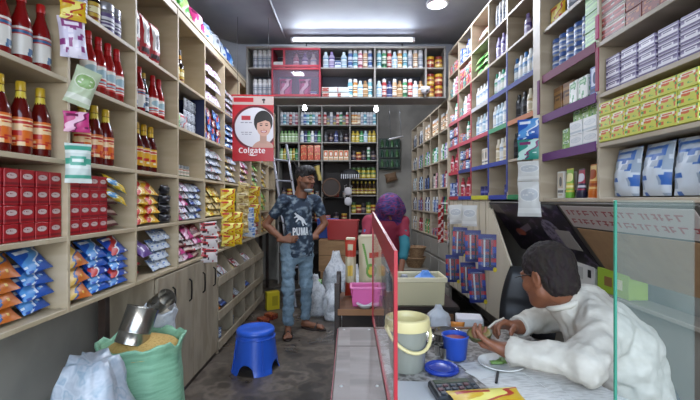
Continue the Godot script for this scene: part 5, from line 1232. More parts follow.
	for i in 2:
		var wk := base("wicker_basket", Vector3(.80 + .02 * i, .522 + .13 * i, -4.95 + .02 * i)); tag(wk, ["round brown wicker basket on the pale low carton", "smaller wicker basket nested on the larger one"][i], "basket")
		wk.rotation_degrees = Vector3(0, 0, 0)
		part("bowl", lathe(V2([0, 0, .08, 0, .12 - .02 * i, .08, .135 - .02 * i, .12, .128 - .02 * i, .122, .11 - .02 * i, .08, .07, .012, 0, .012]), 24), surf("wicker"), wk)
		var rr := []
		for j in 25: rr.append(Vector3(cos(TAU * j / 24) * (.133 - .02 * i), .121, sin(TAU * j / 24) * (.133 - .02 * i)))
		part("rim", tube(rr, .008, 6), surf("wicker"), wk)
	# hanging things before the back rack
	hanging_things()

func hanging_things():
	# black fringed hat
	var h := base("black_hat", Vector3(.0, 1.70, -6.28)); tag(h, "black cap with white fringe hanging before the back rack", "hat")
	part("crown", lathe(V2([.15, 0, .16, .03, .13, .09, .07, .13, 0, .14]), 20, 1.0, .5), mat("141416", .6), h)
	for i in 9: part("white_fringe", tube([Vector3(-.13 + i * .0325, .05, .075 - .004 * absi(i - 4)), Vector3(-.135 + i * .034, -.02, .085)], [.009, .006], 6), mat("d0d0d4", .6), h)
	part("hook", tube([Vector3(0, .14, 0), Vector3(0, .285, -.06)], .004, 6), mat("55565a", .4), h)
	# white masks
	for i in 2:
		var m := base("white_mask", Vector3(-.03 + .0 * i, 1.42 - .16 * i, -6.33 + .02 * i)); tag(m, ["white cloth mask hanging below the black cap", "white cloth mask hanging lowest under another mask"][i], "mask")
		part("mask_cup", lathe(V2([0, .0, .05, .02, .062, .06, .055, .1, .03, .13, 0, .135]), 16, 1.0, .45), mat("c9c6c8", .7), m)
		for s in [-1, 1]: part("ear_loop", tube([Vector3(s * .05, .1, 0), Vector3(s * .06, .16, -.01), Vector3(s * .02, .17, -.02)], .003, 5), mat("c9c6c8", .7), m)
	# round sieve
	var r := base("round_sieve", Vector3(-.3, 1.40, -6.36)); tag(r, "round wooden rimmed sieve propped in the dim recess", "sieve")
	var pts := []
	for i in 33: pts.append(Vector3(cos(TAU * i / 32) * .14, .15 + sin(TAU * i / 32) * .14, 0))
	part("rim", tube(pts, .012, 8), mat("6a4c3a", .6), r)
	part("mesh_disc", lathe(V2([0, 0, .13, 0, .13, .003, 0, .003]), 28), mat("3a302a", .6), r, Vector3(0, .15, -.01), Vector3(90, 0, 0))
	# yellow bottle standing on the sieve shelf side
	var t := base("yellow_torch", Vector3(-.47, 1.66, -6.33)); t.rotation_degrees = Vector3(0, 0, 14); tag(t, "yellowish torch hanging head up on the back rack", "torch")
	part("handle", lathe(V2([0, 0, .028, 0, .032, .02, .032, .17, .045, .21, .05, .25, 0, .252]), 14), mat("c8b468", .35), t)
	part("lens_ring", lathe(V2([.05, .235, .053, .24, .053, .255, .048, .258]), 14), mat("2a2a2c", .4), t)
	# dark diagonal umbrella
	var u := base("black_umbrella", Vector3(-.62, 1.48, -6.345)); u.rotation_degrees = Vector3(0, 0, 30); tag(u, "folded black umbrella hanging diagonally beside the torch", "umbrella")
	part("folded_canopy", lathe(V2([0, -.02, .008, 0, .022, .1, .04, .4, .03, .46, 0, .47]), 12), mat("18181c", .7), u)
	part("handle", tube([Vector3(0, .46, 0), Vector3(0, .56, 0), Vector3(.03, .6, 0), Vector3(.06, .57, 0)], .009, 8), mat("2c2420", .4), u)
	# dark green rack of bottles on the rear wall
	var g := base("green_wall_rack", Vector3(.66, 1.86, -6.7)); tag(g, "dark green rack with rows of small bottles on the rear wall", "rack")
	part("panel_board", cbox(.36, .52, .03, .004), mat("1f3a2e", .5), g)
	for j in 3:
		part("rail", cbox(.34, .02, .05, .003), mat("18241e", .5), g, Vector3(0, .02 + j * .165, .04))
		for i in 4: part("panel_bottle", lathe(V2([0, 0, .026, 0, .028, .07, .012, .1, .012, .125, 0, .125]), 10), mat(["3f6a3a", "28503a"][(i + j) % 2], .3), g, Vector3(-.125 + i * .083, .04 + j * .165, .042))
	var w := base("wall_tube", Vector3(.62, 2.18, -5.35)); w.rotation_degrees = Vector3(0, 65, 12); tag(w, "short unlit white tube fitting hanging under the loft", "tube fitting")
	part("tube_body", tube([Vector3(-.28, 0, 0), Vector3(0, 0, 0), Vector3(.28, 0, 0)], .014, 8), mat("c8cad0", .35), w)
	for s in [-1, 1]: part("hanger_wire", tube([Vector3(s * .22, .01, 0), Vector3(s * .22, .36, 0)], .003, 5), mat("404248", .5), w)
	tag(part("brown_parcel", pouch_mesh(.2, .14, .1, 51), mat("7a5f46", .6), null, Vector3(.70, 1.66, -6.66), Vector3(0, 0, 14)), "brown paper parcel fixed to the rear wall under the bottle panel", "parcel")
	part("parcel_hook", cbox(.02, .02, .05, .002), mat("3a3a3c", .4), get_node("brown_parcel"), Vector3(0, .1, -.05))

# ==================================================================== toothpaste poster
func sign_poster():
	var W := 200; var H := 330
	var im := Image.create(W, H, false, Image.FORMAT_RGB8)
	var red := Color.html("b01a26"); var dred := Color.html("5f0f1c"); var white := Color.html("cfcdd2"); var skin := Color.html("c79a86"); var hair := Color.html("17100f"); var lip := Color.html("9a2c38")
	im.fill(red)
	im.fill_rect(Rect2i(0, 0, W, 44), Color.html("b8a6a0"))
	im.fill_rect(Rect2i(6, 8, 96, 22), red)
	im.fill_rect(Rect2i(150, 12, 6, 24), Color.html("2a2226")); im.fill_rect(Rect2i(144, 14, 16, 8), Color.html("2a2226"))
	for y in range(44, 262):
		for x in W:
			var p := Vector2(x, y)
			var c := red
			var dc := p.distance_to(Vector2(112, 158))
			if dc < 112: c = dred
			if dc < 101 and y < 268: c = white
			# red tag and grey print marks
			if Rect2(44, 100, 44, 22).has_point(p): c = Color.html("b0303a")
			if (Rect2(36, 132, 60, 5).has_point(p) or Rect2(42, 182, 56, 4).has_point(p) or Rect2(46, 192, 44, 4).has_point(p)) and (x / 5) % 4 != 3: c = Color.html("8d8a92")
			# woman: shoulders, neck, hair, face
			if pow((x - 150) / 62.0, 2) + pow((y - 290) / 66.0, 2) < 1: c = Color.html("b98c7c")
			if absf(x - 150) < 17 and y > 190 and y < 240: c = skin.darkened(0.12)
			if pow((x - 150) / 46.0, 2) + pow((y - 130) / 58.0, 2) < 1 and y < 172: c = hair
			if pow((x - 152) / 34.0, 2) + pow((y - 156) / 47.0, 2) < 1 and not (y < 122 + absf(x - 160) * .35): c = skin
			for e in [139, 166]:
				if pow((x - e) / 6.5, 2) + pow((y - 148) / 3.0, 2) < 1: c = Color.html("2a1a18")
				if absf(x - e) < 8 and absf(y - 139 + absf(x - e) * -.15) < 1.6: c = Color.html("2a1a18")
			if absf(x - 153) < 4 and absf(y - 167) < 1.6: c = skin.darkened(0.25)
			var my := y - 180 + pow((x - 152) / 16.0, 2) * 5
			if absf(x - 152) < 15 and my > -4 and my < 6: c = lip
			if absf(x - 152) < 11 and my > -1.5 and my < 2.5: c = Color.html("e8e4e4")
			im.set_pixel(x, y, c)
	im.generate_mipmaps()
	var m := StandardMaterial3D.new(); m.albedo_texture = ImageTexture.create_from_image(im); m.roughness = 0.3
	var o := base("toothpaste_poster", Vector3(-.952, 1.73, -3.93), 3); tag(o, "red toothpaste poster with a smiling woman in a white circle", "poster")
	var w := .40; var h := .64
	# board with its lower right corner bent away
	part("poster_back", cbox(w, h, .012, .002), mat("a01c26", .5), o)
	var face := PlaneMesh.new(); face.size = Vector2(w * .995, h * .995); face.orientation = PlaneMesh.FACE_Z
	part("printed_face", face, m, o, Vector3(0, h / 2, .0072))
	var tx := part("brand_lettering", text_mesh("Colgate", .072), mat("e8dfe0", .4), o, Vector3(-.01, .105, .008))
	var arc := []
	for i in 13:
		var a := lerpf(-.9, .9, i / 12.0)
		arc.append(Vector3(sin(a) * .055, .085 - cos(a) * .03, .009))
	part("smile_mark", tube(arc, [.001, .0025, .0035, .004, .0045, .005, .005, .005, .0045, .004, .0035, .0025, .001], 6), mat("e8dfe0", .4), o)
	part("frame_rail", cbox(w + .02, .015, .02, .003), mat("b8222c", .4), o, Vector3(0, h - .002, 0))
	for s in [-1, 1]: part("hanging_wire", tube([Vector3(s * .15, h, 0), Vector3(s * .15, 3.145 - 1.73, -.0)], .002, 5), mat("303034", .5), o)

# ==================================================================== sloping panel under the cosmetics shelf, with posters and boxes
func wall_panel():
	var top := Vector3(1.135, 1.335, 0); var bot := Vector3(1.40, .96, 0)
	var dv := bot - top
	var ang := rad_to_deg(atan2(dv.x, -dv.y))
	var len_ := dv.length()
	var o := base("sloping_panel", Vector3.ZERO); tag(o, "panel sloping back under the shelf behind the seated man", "panel")
	var place := func(called: String, d0: float, d1: float, t0: float, t1: float, lift: float, m: Material, thick := .012):
		var c := top.lerp(bot, (t0 + t1) / 2)
		var nd := Vector3(dv.y, -dv.x, 0).normalized()      # towards the room, downwards
		var x := part(called, cbox(thick, (t1 - t0) * len_, d1 - d0, .0015), m, o)
		x.transform = Transform3D(Basis(Vector3.BACK, deg_to_rad(ang)), Vector3(c.x, c.y, -(d0 + d1) / 2) + nd * lift) * Transform3D(Basis(), Vector3(0, -(t1 - t0) * len_ / 2, 0))
		return x
	place.call("backing_board", 1.3, 3.26, 0.0, 1.0, 0.0, mat("4a443c", .6))
	place.call("dark_poster", 2.2, 3.25, .02, .98, .008, poster_dark(), .003)
	place.call("white_notice", 1.32, 2.17, .03, .33, .008, notice_mat(), .003)
	place.call("brown_sheet", 1.32, 2.15, .35, .99, .008, surf("cardboard"), .003)
	place.call("small_label", 2.26, 2.42, .42, .72, .0105, mat("9a938c", .5), .002)
	place.call("small_label", 2.40, 2.50, .06, .14, .0105, mat("b0aaa2", .5), .002)
	place.call("small_label", 3.06, 3.24, .04, .2, .0105, mat("6a625c", .5), .002)
	# lower ledge with boxes
	var l := base("wall_ledge", Vector3.ZERO); tag(l, "grey ledge cabinet along the wall below the sloping panel", "cabinet")
	board(l, "carcass", Vector3(1.41, 0, -3.1), Vector3(1.49, .83, -1.3), mat("7d766b", .6))
	board(l, "ledge_top", Vector3(1.365, .8305, -3.1), Vector3(1.49, .85, -1.3), mat("8d8578", .55))
	var b1 := base("white_box", Vector3(1.425, .851, -2.36), -88); tag(b1, "white printed box with a black square behind the man", "box")
	part("carton", cbox(.19, .13, .09, .003), mat("bdbab2", .55), b1)
	part("black_square", cbox(.03, .045, .002, .0003), mat("1a1a1c", .5), b1, Vector3(.05, .05, .0455))
	part("grey_print", cbox(.06, .07, .002, .0003), mat("a09d96", .5), b1, Vector3(-.04, .03, .0455))
	var b2 := base("green_box", Vector3(1.425, .851, -2.10), -88); tag(b2, "lime green box with brown square beside the white box", "box")
	part("carton", cbox(.24, .13, .10, .003), mat("8aa42c", .5), b2)
	part("brown_square", cbox(.06, .05, .002, .0003), mat("7a5a30", .5), b2, Vector3(-.03, .04, .0505))
	part("pale_square", cbox(.05, .05, .002, .0003), mat("c8c49a", .5), b2, Vector3(.05, .04, .0505))
	for i in 3: put("bluewhitebox", Transform3D(Basis(Vector3.UP, deg_to_rad(-88)), Vector3(1.425, .851, -2.78 - i * .1)).scaled_local(Vector3(1.1, 1.5, 1)), "blue_white_box", "blue and white carton on the ledge beside the chair", "carton", "blue and white cartons on the ledge")

func poster_dark() -> StandardMaterial3D:
	var s := 128
	var n := FastNoiseLite.new(); n.seed = 77; n.frequency = 0.03
	var im := Image.create(s * 2, s, false, Image.FORMAT_RGB8)
	for y in s:
		for x in s * 2:
			var c := Color.html("17131a")
			var v := n.get_noise_2d(x, y * 1.4)
			if v > .22: c = Color.html("35293c")
			if v > .36: c = Color.html("54465c")
			if pow((x - 190) / 26.0, 2) + pow((y - 62) / 30.0, 2) < 1: c = Color.html("7d7486") if n.get_noise_2d(x * 3, y * 3) > -.1 else Color.html("4a4254")
			if absf(y - 70 + (x - 70) * .35) < 7 and x > 40 and x < 120: c = Color.html("6e5f6a")
			if pow((x - 62) / 20.0, 2) + pow((y - 74) / 9.0, 2) < 1: c = Color.html("8a4636")
			im.set_pixel(x, y, c)
	im.generate_mipmaps()
	var m := StandardMaterial3D.new(); m.albedo_texture = ImageTexture.create_from_image(im); m.roughness = .3
	return m

func notice_mat() -> StandardMaterial3D:
	var im := Image.create(256, 64, false, Image.FORMAT_RGB8)
	im.fill(Color.html("b5a9a2"))
	var r := RandomNumberGenerator.new(); r.seed = 5
	for row in 2:
		var x := 10
		while x < 240:
			var w := r.randi_range(5, 14)
			var c := Color.html("8e3a3c")
			im.fill_rect(Rect2i(x, 12 + row * 26, w, 3), c); im.fill_rect(Rect2i(x + r.randi_range(0, 4), 12 + row * 26, 3, 14), c)
			if r.randf() > .5: im.fill_rect(Rect2i(x, 20 + row * 26, w, 3), c)
			x += w + r.randi_range(3, 7)
	im.generate_mipmaps()
	var m := StandardMaterial3D.new(); m.albedo_texture = ImageTexture.create_from_image(im); m.roughness = .5
	return m

func flour_mat(kind: int) -> StandardMaterial3D:
	var im := Image.create(64, 128, false, Image.FORMAT_RGB8)
	var cream := Color.html("b9ae90"); var redc := Color.html("b03622"); var grn := Color.html("5d8a34"); var gold := Color.html("c8a848")
	im.fill(cream)
	for y in 128:
		for x in 64:
			if kind == 0:
				if y > 98 and y < 118 and x > 8 and x < 52: im.set_pixel(x, y, redc if (x / 6 + y / 5) % 3 != 0 else Color.html("d8a080"))
				var e := Vector2((x - 32) / 15.0, (y - 72) / 15.0).length()
				if e < 1.0: im.set_pixel(x, y, grn if e > .6 else gold)
				if absf(x - 12 - (y - 20) * .25) < 3 and y > 16 and y < 70: im.set_pixel(x, y, grn)
				if y > 34 and y < 46 and x > 26 and x < 54: im.set_pixel(x, y, redc)
			else:
				if y < 40 or y > 96: im.set_pixel(x, y, redc)
				if y > 12 and y < 26 and x > 16 and x < 48: im.set_pixel(x, y, cream)
				if absf(y - 70) < 12 and absf(x - 32) < 16: im.set_pixel(x, y, gold)
	im.generate_mipmaps()
	var m := StandardMaterial3D.new(); m.albedo_texture = ImageTexture.create_from_image(im); m.roughness = .55
	return m

# ==================================================================== figures: distance fields meshed as surface nets
class Fld:
	var o: Vector3; var nx: int; var ny: int; var nz: int; var h: float
	var g := PackedFloat32Array()
	func _init(lo: Vector3, hi: Vector3, cell: float):
		o = lo; h = cell
		nx = int(ceil((hi.x - lo.x) / cell)) + 1; ny = int(ceil((hi.y - lo.y) / cell)) + 1; nz = int(ceil((hi.z - lo.z) / cell)) + 1
		g.resize(nx * ny * nz); g.fill(1.0)
	func _span(lo: Vector3, hi: Vector3) -> Array:
		var a := (lo - o) / h; var b := (hi - o) / h
		return [maxi(0, int(a.x)), mini(nx - 1, int(b.x) + 1), maxi(0, int(a.y)), mini(ny - 1, int(b.y) + 1), maxi(0, int(a.z)), mini(nz - 1, int(b.z) + 1)]
	# tapered capsule, optionally squashed by s about a
	func cap(a: Vector3, b: Vector3, ra: float, rb: float, k := 0.02, s := Vector3.ONE):
		var m := maxf(ra, rb) + k + 2.5 * h
		var mm := Vector3(m / s.x, m / s.y, m / s.z)
		var q := _span(a.min(b) - mm, a.max(b) + mm)
		var ab := (b - a) * s; var l2 := maxf(ab.length_squared(), 1e-9)
		for z in range(q[4], q[5] + 1):
			for y in range(q[2], q[3] + 1):
				var i := (z * ny + y) * nx + int(q[0])
				for x in range(q[0], q[1] + 1):
					var p := (o + Vector3(x, y, z) * h - a) * s
					var t := clampf(p.dot(ab) / l2, 0.0, 1.0)
					var d := (p - ab * t).length() - lerpf(ra, rb, t)
					var e := g[i]
					var w := maxf(k - absf(d - e), 0.0) / k
					g[i] = minf(d, e) - w * w * k * 0.25
					i += 1
	func ell(c: Vector3, r: Vector3, k := 0.015, sub := false):
		var m := k + 2.5 * h
		var q := _span(c - r - Vector3.ONE * m, c + r + Vector3.ONE * m)
		var mr := minf(r.x, minf(r.y, r.z))
		for z in range(q[4], q[5] + 1):
			for y in range(q[2], q[3] + 1):
				var i := (z * ny + y) * nx + int(q[0])
				for x in range(q[0], q[1] + 1):
					var p := o + Vector3(x, y, z) * h - c
					var l1 := (p / r).length(); var l2 := (p / (r * r)).length()
					var d := l1 * (l1 - 1.0) / maxf(l2, 1e-6) if l1 > 0.05 else -mr
					var e := g[i]
					if sub:
						d = -d
						var w := maxf(k - absf(d - e), 0.0) / k
						g[i] = maxf(d, e) + w * w * k * 0.25
					else:
						var w := maxf(k - absf(d - e), 0.0) / k
						g[i] = minf(d, e) - w * w * k * 0.25
					i += 1
	func plane(p0: Vector3, n: Vector3, near: Vector3, rad: float):   # keep the side away from n, only around a point
		for z in nz:
			for y in ny:
				for x in nx:
					var p := o + Vector3(x, y, z) * h
					if p.distance_to(near) < rad:
						var i := (z * ny + y) * nx + x
						g[i] = maxf(g[i], (p - p0).dot(n))
	func rough(amp: float, freq: Vector3, seed_: int):
		var n := FastNoiseLite.new(); n.seed = seed_; n.frequency = 1.0; n.fractal_octaves = 2
		for z in nz:
			for y in ny:
				for x in nx:
					var i := (z * ny + y) * nx + x
					if absf(g[i]) < amp + 2.5 * h:
						var p := (o + Vector3(x, y, z) * h) * freq
						g[i] += amp * n.get_noise_3d(p.x, p.y, p.z)
	func at(p: Vector3) -> float:
		var q := (p - o) / h
		var x := clampi(int(q.x), 0, nx - 2); var y := clampi(int(q.y), 0, ny - 2); var z := clampi(int(q.z), 0, nz - 2)
		var f := q - Vector3(x, y, z)
		var i := (z * ny + y) * nx + x; var s := nx * ny
		var a := lerpf(lerpf(g[i], g[i + 1], f.x), lerpf(g[i + nx], g[i + nx + 1], f.x), f.y)
		var b := lerpf(lerpf(g[i + s], g[i + s + 1], f.x), lerpf(g[i + s + nx], g[i + s + nx + 1], f.x), f.y)
		return lerpf(a, b, f.z)
	func net(V: PackedVector3Array, I: PackedInt32Array, xf := Transform3D()) -> Array:
		var idm := PackedInt32Array(); idm.resize(nx * ny * nz); idm.fill(-1)
		var sl := nx * ny; var lim := 4.0 * h
		for z in nz - 1:
			for y in ny - 1:
				var i := (z * ny + y) * nx - 1
				for x in nx - 1:
					i += 1
					var g0 := g[i]
					if g0 > lim or g0 < -lim: continue
					var c := [g0, g[i + 1], g[i + nx], g[i + nx + 1], g[i + sl], g[i + sl + 1], g[i + sl + nx], g[i + sl + nx + 1]]
					var neg := 0
					for v in c: neg += int(v < 0.0)
					if neg == 0 or neg == 8: continue
					var acc := Vector3.ZERO; var n := 0
					for e in [[0, 1], [2, 3], [4, 5], [6, 7], [0, 2], [1, 3], [4, 6], [5, 7], [0, 4], [1, 5], [2, 6], [3, 7]]:
						var a: float = c[e[0]]; var b: float = c[e[1]]
						if (a < 0.0) != (b < 0.0):
							var t := a / (a - b)
							var pa := Vector3(e[0] & 1, (e[0] >> 1) & 1, e[0] >> 2); var pb := Vector3(e[1] & 1, (e[1] >> 1) & 1, e[1] >> 2)
							acc += pa.lerp(pb, t); n += 1
					idm[i] = V.size()
					V.append(xf * (o + (Vector3(x, y, z) + acc / n) * h))
		var st := [1, nx, sl]
		for z in range(1, nz - 1):
			for y in range(1, ny - 1):
				for x in range(1, nx - 1):
					var i := (z * ny + y) * nx + x
					var g0 := g[i]
					if g0 > lim or g0 < -lim: continue
					for ax in 3:
						var g1 := g[i + st[ax]]
						if (g0 < 0.0) == (g1 < 0.0): continue
						var u: int = st[(ax + 1) % 3]; var w: int = st[(ax + 2) % 3]
						var a := idm[i - u - w]; var b := idm[i - w]; var c := idm[i]; var d := idm[i - u]
						if a < 0 or b < 0 or c < 0 or d < 0: continue
						if g0 < 0.0: I.append_array(PackedInt32Array([a, c, b, a, d, c]))
						else: I.append_array(PackedInt32Array([a, b, c, a, c, d]))
		return [V, I]

# one mesh out of several fields, each with its own transform; colf(position, field number) gives linear vertex colour
func fld_mesh(list: Array, colf = null) -> ArrayMesh:
	var V := PackedVector3Array(); var I := PackedInt32Array(); var ends := []
	for it in list:
		var r = it[0].net(V, I, it[1] if it.size() > 1 else Transform3D())
		V = r[0]; I = r[1]; ends.append(V.size())
	var col := PackedColorArray()
	if colf != null:
		var k := 0
		for i in V.size():
			while i >= ends[k]: k += 1
			var p := V[i]
			if list[k].size() > 1: p = (list[k][1] as Transform3D).affine_inverse() * p
			col.append(colf.call(p, k))
	return amesh(V, mesh_normals(V, I), PackedVector2Array(), I, col)

func vmat(rough: float) -> StandardMaterial3D:
	var m := StandardMaterial3D.new(); m.vertex_color_use_as_albedo = true; m.roughness = rough
	return m

# palm and five fingers; fwd along the hand, nrm out of the palm, lat towards the thumb
func hand(f: Fld, w: Vector3, fwd: Vector3, nrm: Vector3, curl: Array, thumb_side: float, spread := 0.0):
	fwd = fwd.normalized(); nrm = (nrm - fwd * nrm.dot(fwd)).normalized()
	var lat := fwd.cross(nrm).normalized() * thumb_side
	var off := [.027, .009, -.009, -.026]; var ln := [.072, .080, .074, .058]
	f.cap(w - fwd * .04, w + fwd * .012, .025, .024, .012)
	for i in 4:
		var k: Vector3 = w + fwd * (.086 - .004 * absf(i - 1)) + lat * off[i]
		f.cap(w + fwd * .012 + lat * off[i] * .55, k, .0145, .0125, .014)
		var dirv: Vector3 = (fwd + lat * off[i] * spread * 8.0).normalized()
		var p := k; var ang := 0.0
		for s in 3:
			ang += deg_to_rad(curl[i] * [.8, 1.0, .7][s])
			var d: Vector3 = dirv * cos(ang) + nrm * sin(ang)
			var q: Vector3 = p + d * ln[i] * [.45, .31, .24][s]
			f.cap(p, q, [.0098, .0088, .0082][s], [.009, .0083, .0072][s], .004)
			p = q
	var t0 := w + fwd * .025 + lat * .018 + nrm * .006
	var td := (fwd * .62 + lat * .62 + nrm * .35).normalized()
	var t1 := t0 + td * .042
	f.cap(t0, t1, .0165, .0125, .012)
	td = (td + fwd * .35 + nrm * deg_to_rad(curl[4])).normalized()
	var t2 := t1 + td * .032
	f.cap(t1, t2, .0115, .0102, .004)
	td = (td + nrm * deg_to_rad(curl[4])).normalized()
	f.cap(t2, t2 + td * .024, .0100, .0082, .004)

# head in its own axes: face towards +z, chin down; origin in the middle of the skull
func head_field(neck_len := .1, heavy := 0.0) -> Fld:
	var f := Fld.new(Vector3(-.105, -.20, -.125), Vector3(.105, .14, .145), .0052)
	f.ell(Vector3(0, .028, -.015), Vector3(.074, .092, .094), .01)
	f.ell(Vector3(0, -.03, .022), Vector3(.060 + heavy, .080, .070), .03)
	f.ell(Vector3(0, -.092, .052), Vector3(.032 + heavy, .022, .030), .03)
	f.cap(Vector3(-.05 - heavy, -.062, .0), Vector3(-.02, -.09, .05), .022, .02, .03)
	f.cap(Vector3(.05 + heavy, -.062, .0), Vector3(.02, -.09, .05), .022, .02, .03)
	for s in [-1, 1]:
		f.ell(Vector3(s * .031, .006, .100), Vector3(.019, .012, .018), .012, true)      # sockets
		f.ell(Vector3(s * .031, .005, .076), Vector3(.0135, .0125, .0125), .002)         # eyeballs under lids
		f.cap(Vector3(s * .012, .021, .089), Vector3(s * .05, .022, .07), .008, .007, .012)   # brow
		f.ell(Vector3(s * .042, -.028, .062), Vector3(.02, .018, .018), .02)                  # cheek
		f.ell(Vector3(s * .078, -.006, -.012), Vector3(.008, .032, .019), .006)              # ear
		f.ell(Vector3(s * .084, -.004, -.008), Vector3(.005, .02, .010), .004, true)
		f.ell(Vector3(s * .073, -.034, -.006), Vector3(.008, .010, .010), .008)
		f.ell(Vector3(s * .012, -.032, .094), Vector3(.009, .008, .011), .008)               # nostril wings
	f.cap(Vector3(0, .012, .088), Vector3(0, -.027, .107), .008, .012, .012)
	f.ell(Vector3(0, -.054, .091), Vector3(.024, .0075, .010), .005)
	f.ell(Vector3(0, -.067, .090), Vector3(.021, .008, .010), .005)
	f.ell(Vector3(0, -.0605, .104), Vector3(.024, .0022, .008), .003, true)
	f.cap(Vector3(0, -.06, -.025), Vector3(0, -.09 - neck_len, -.03), .052, .056, .03)
	return f

func lin(hex: String) -> Color: return Color.html(hex).srgb_to_linear()

func standing_man():
	var root := Vector3(-.53, 0, -4.12); var yaw := 38.0
	var Bi := Basis(Vector3.UP, deg_to_rad(-yaw))
	var L := func(x: float, y: float, z: float) -> Vector3: return Bi * (Vector3(x, y, z) - root)
	var o := base("person", root, yaw); tag(o, "man in camouflage T-shirt and pale jeans standing hand on hip", "person")
	var sR: Vector3 = L.call(-.665, 1.345, -4.02); var sL: Vector3 = L.call(-.365, 1.345, -4.25)
	var eR: Vector3 = L.call(-.85, 1.10, -4.03); var wR: Vector3 = L.call(-.665, .955, -3.97)
	var eL: Vector3 = L.call(-.27, 1.10, -4.28); var wL: Vector3 = L.call(-.385, .96, -4.16)
	var hR: Vector3 = L.call(-.625, .86, -4.07); var hL: Vector3 = L.call(-.465, .86, -4.18)
	var kR: Vector3 = L.call(-.62, .47, -4.02); var kL: Vector3 = L.call(-.455, .47, -4.16)
	var aR: Vector3 = L.call(-.625, .085, -4.04); var aL: Vector3 = L.call(-.47, .085, -4.22)
	var tR: Vector3 = L.call(-.60, .035, -3.86); var tL: Vector3 = L.call(-.30, .035, -4.15)
	var nk: Vector3 = L.call(-.505, 1.42, -4.12)
	# body
	var b := Fld.new(Vector3(-.48, 0, -.28), Vector3(.42, 1.50, .36), .0125)
	b.cap(Vector3(0, .92, 0), Vector3(0, 1.26, -.01), .075, .08, .04, Vector3(.75, 1, 1))
	b.cap(sR, sL, .040, .040, .03)
	b.cap(Vector3(0, 1.3, -.015), nk + Vector3(0, .06, .01), .055, .05, .04)
	for a in [[sR, eR, wR], [sL, eL, wL]]:
		b.cap(a[0], a[1], .043, .035, .02); b.cap(a[1], a[1].lerp(a[2], .35), .036, .037, .015); b.cap(a[1].lerp(a[2], .35), a[2], .037, .025, .015)
	for a in [[hR, kR, aR, tR], [hL, kL, aL, tL]]:
		b.cap(a[0], a[1], .075, .05, .03); b.cap(a[1], a[2], .05, .033, .02)
		b.cap(a[2] + Vector3(0, -.045, 0) - (a[3] - a[2]).normalized() * .02, a[3], .034, .026, .02)
		var fd: Vector3 = (a[3] - a[2]); fd.y = 0; fd = fd.normalized(); var sd := fd.cross(Vector3.UP)
		for i in 5: b.cap(a[3] + sd * (.03 - .015 * i) - fd * .01, a[3] + sd * (.034 - .017 * i) + fd * (.035 - .004 * i) - Vector3(0, .008, 0), .013, .010, .006)
	var hf := Fld.new(wR - Vector3.ONE * .17, wR + Vector3.ONE * .17, .0048)
	var hdir: Vector3 = Bi * Vector3(.93, .05, .1); var hn: Vector3 = Bi * Vector3(.2, -.1, -.97)
	hf.cap(eR.lerp(wR, .5), wR, .034, .025, .01)
	hand(hf, wR, hdir, hn, [22.0, 26.0, 30.0, 34.0, 12.0], 1.0, .3)
	var lf := Fld.new(wL - Vector3.ONE * .17, wL + Vector3.ONE * .17, .0052)
	lf.cap(eL.lerp(wL, .5), wL, .034, .025, .01)
	hand(lf, wL, Bi * Vector3(-.9, .0, .3), Bi * Vector3(.1, -.1, -.98), [24.0, 28.0, 30.0, 34.0, 14.0], -1.0, .2)
	var hx := Transform3D(Basis(Vector3.UP, deg_to_rad(22)) * Basis(Vector3.RIGHT, deg_to_rad(6)), Bi * (Vector3(-.455, 1.565, -4.075) - root))
	var skin := lin("7c5039"); var dark := lin("1a100d"); var lipc := lin("6a3a34"); var beard := lin("5a3b2c")
	var colf := func(p: Vector3, k: int) -> Color:
		if k != 1: return skin
		if absf(absf(p.x) - .031) < .011 and absf(p.y - .003) < .004 and p.z > .07: return dark
		if absf(p.y - .024 + absf(absf(p.x) - .032) * .12) < .0055 and absf(absf(p.x) - .032) < .02 and p.z > .06: return dark
		if absf(p.x) < .022 and p.y < -.048 and p.y > -.074 and p.z > .088: return lipc
		if p.z > -.01 and p.y < -.03 and (absf(p.x) > .043 or p.y < -.086) and p.y > -.13: return beard
		if absf(p.x) < .026 and p.y > -.048 and p.y < -.04 and p.z > .085: return beard
		return skin
	part("body", fld_mesh([[b], [head_field(), hx], [hf], [lf]], colf), vmat(.55), o)
	# hair: short sides, fuller swept top
	var hr := Fld.new(Vector3(-.12, -.10, -.14), Vector3(.12, .17, .13), .006)
	hr.ell(Vector3(0, .045, -.018), Vector3(.082, .088, .098), .01)
	hr.ell(Vector3(0, .085, .03), Vector3(.07, .052, .07), .03)
	hr.ell(Vector3(0, -.035, .10), Vector3(.085, .085, .075), .01, true)
	hr.ell(Vector3(0, -.11, 0), Vector3(.12, .09, .14), .01, true)
	hr.rough(.010, Vector3(45, 20, 45), 3)
	part("hair", fld_mesh([[hr, hx]]), mat("0e0b0b", .55), o)
	# neck mask pulled under the chin
	var mk := Fld.new(Vector3(-.1, -.2, -.1), Vector3(.1, 0, .14), .006)
	mk.ell(Vector3(0, -.104, .046), Vector3(.048, .030, .048), .01)
	mk.ell(Vector3(0, -.076, .05), Vector3(.055, .024, .06), .006, true)
	part("chin_mask", fld_mesh([[mk, hx]]), mat("8f979c", .7), o)
	# T-shirt
	var t := Fld.new(Vector3(-.40, .72, -.24), Vector3(.36, 1.50, .28), .0095)
	t.cap(Vector3(0, .86, 0), Vector3(0, 1.26, -.01), .106, .112, .03, Vector3(.70, 1, 1))
	t.cap(Vector3(0, .78, 0), Vector3(0, .95, 0), .110, .104, .03, Vector3(.72, 1, 1))
	t.cap(sR, sL, .056, .056, .04)
	t.cap(sR, sR.lerp(eR, .62), .058, .056, .03); t.cap(sL, sL.lerp(eL, .62), .058, .056, .03)
	t.ell(Vector3(nk.x, 1.455, nk.z + .01), Vector3(.066, .075, .066), .008, true)
	t.plane(Vector3(0, .775, 0), Vector3(0, -1, 0), Vector3(0, .7, 0), .4)
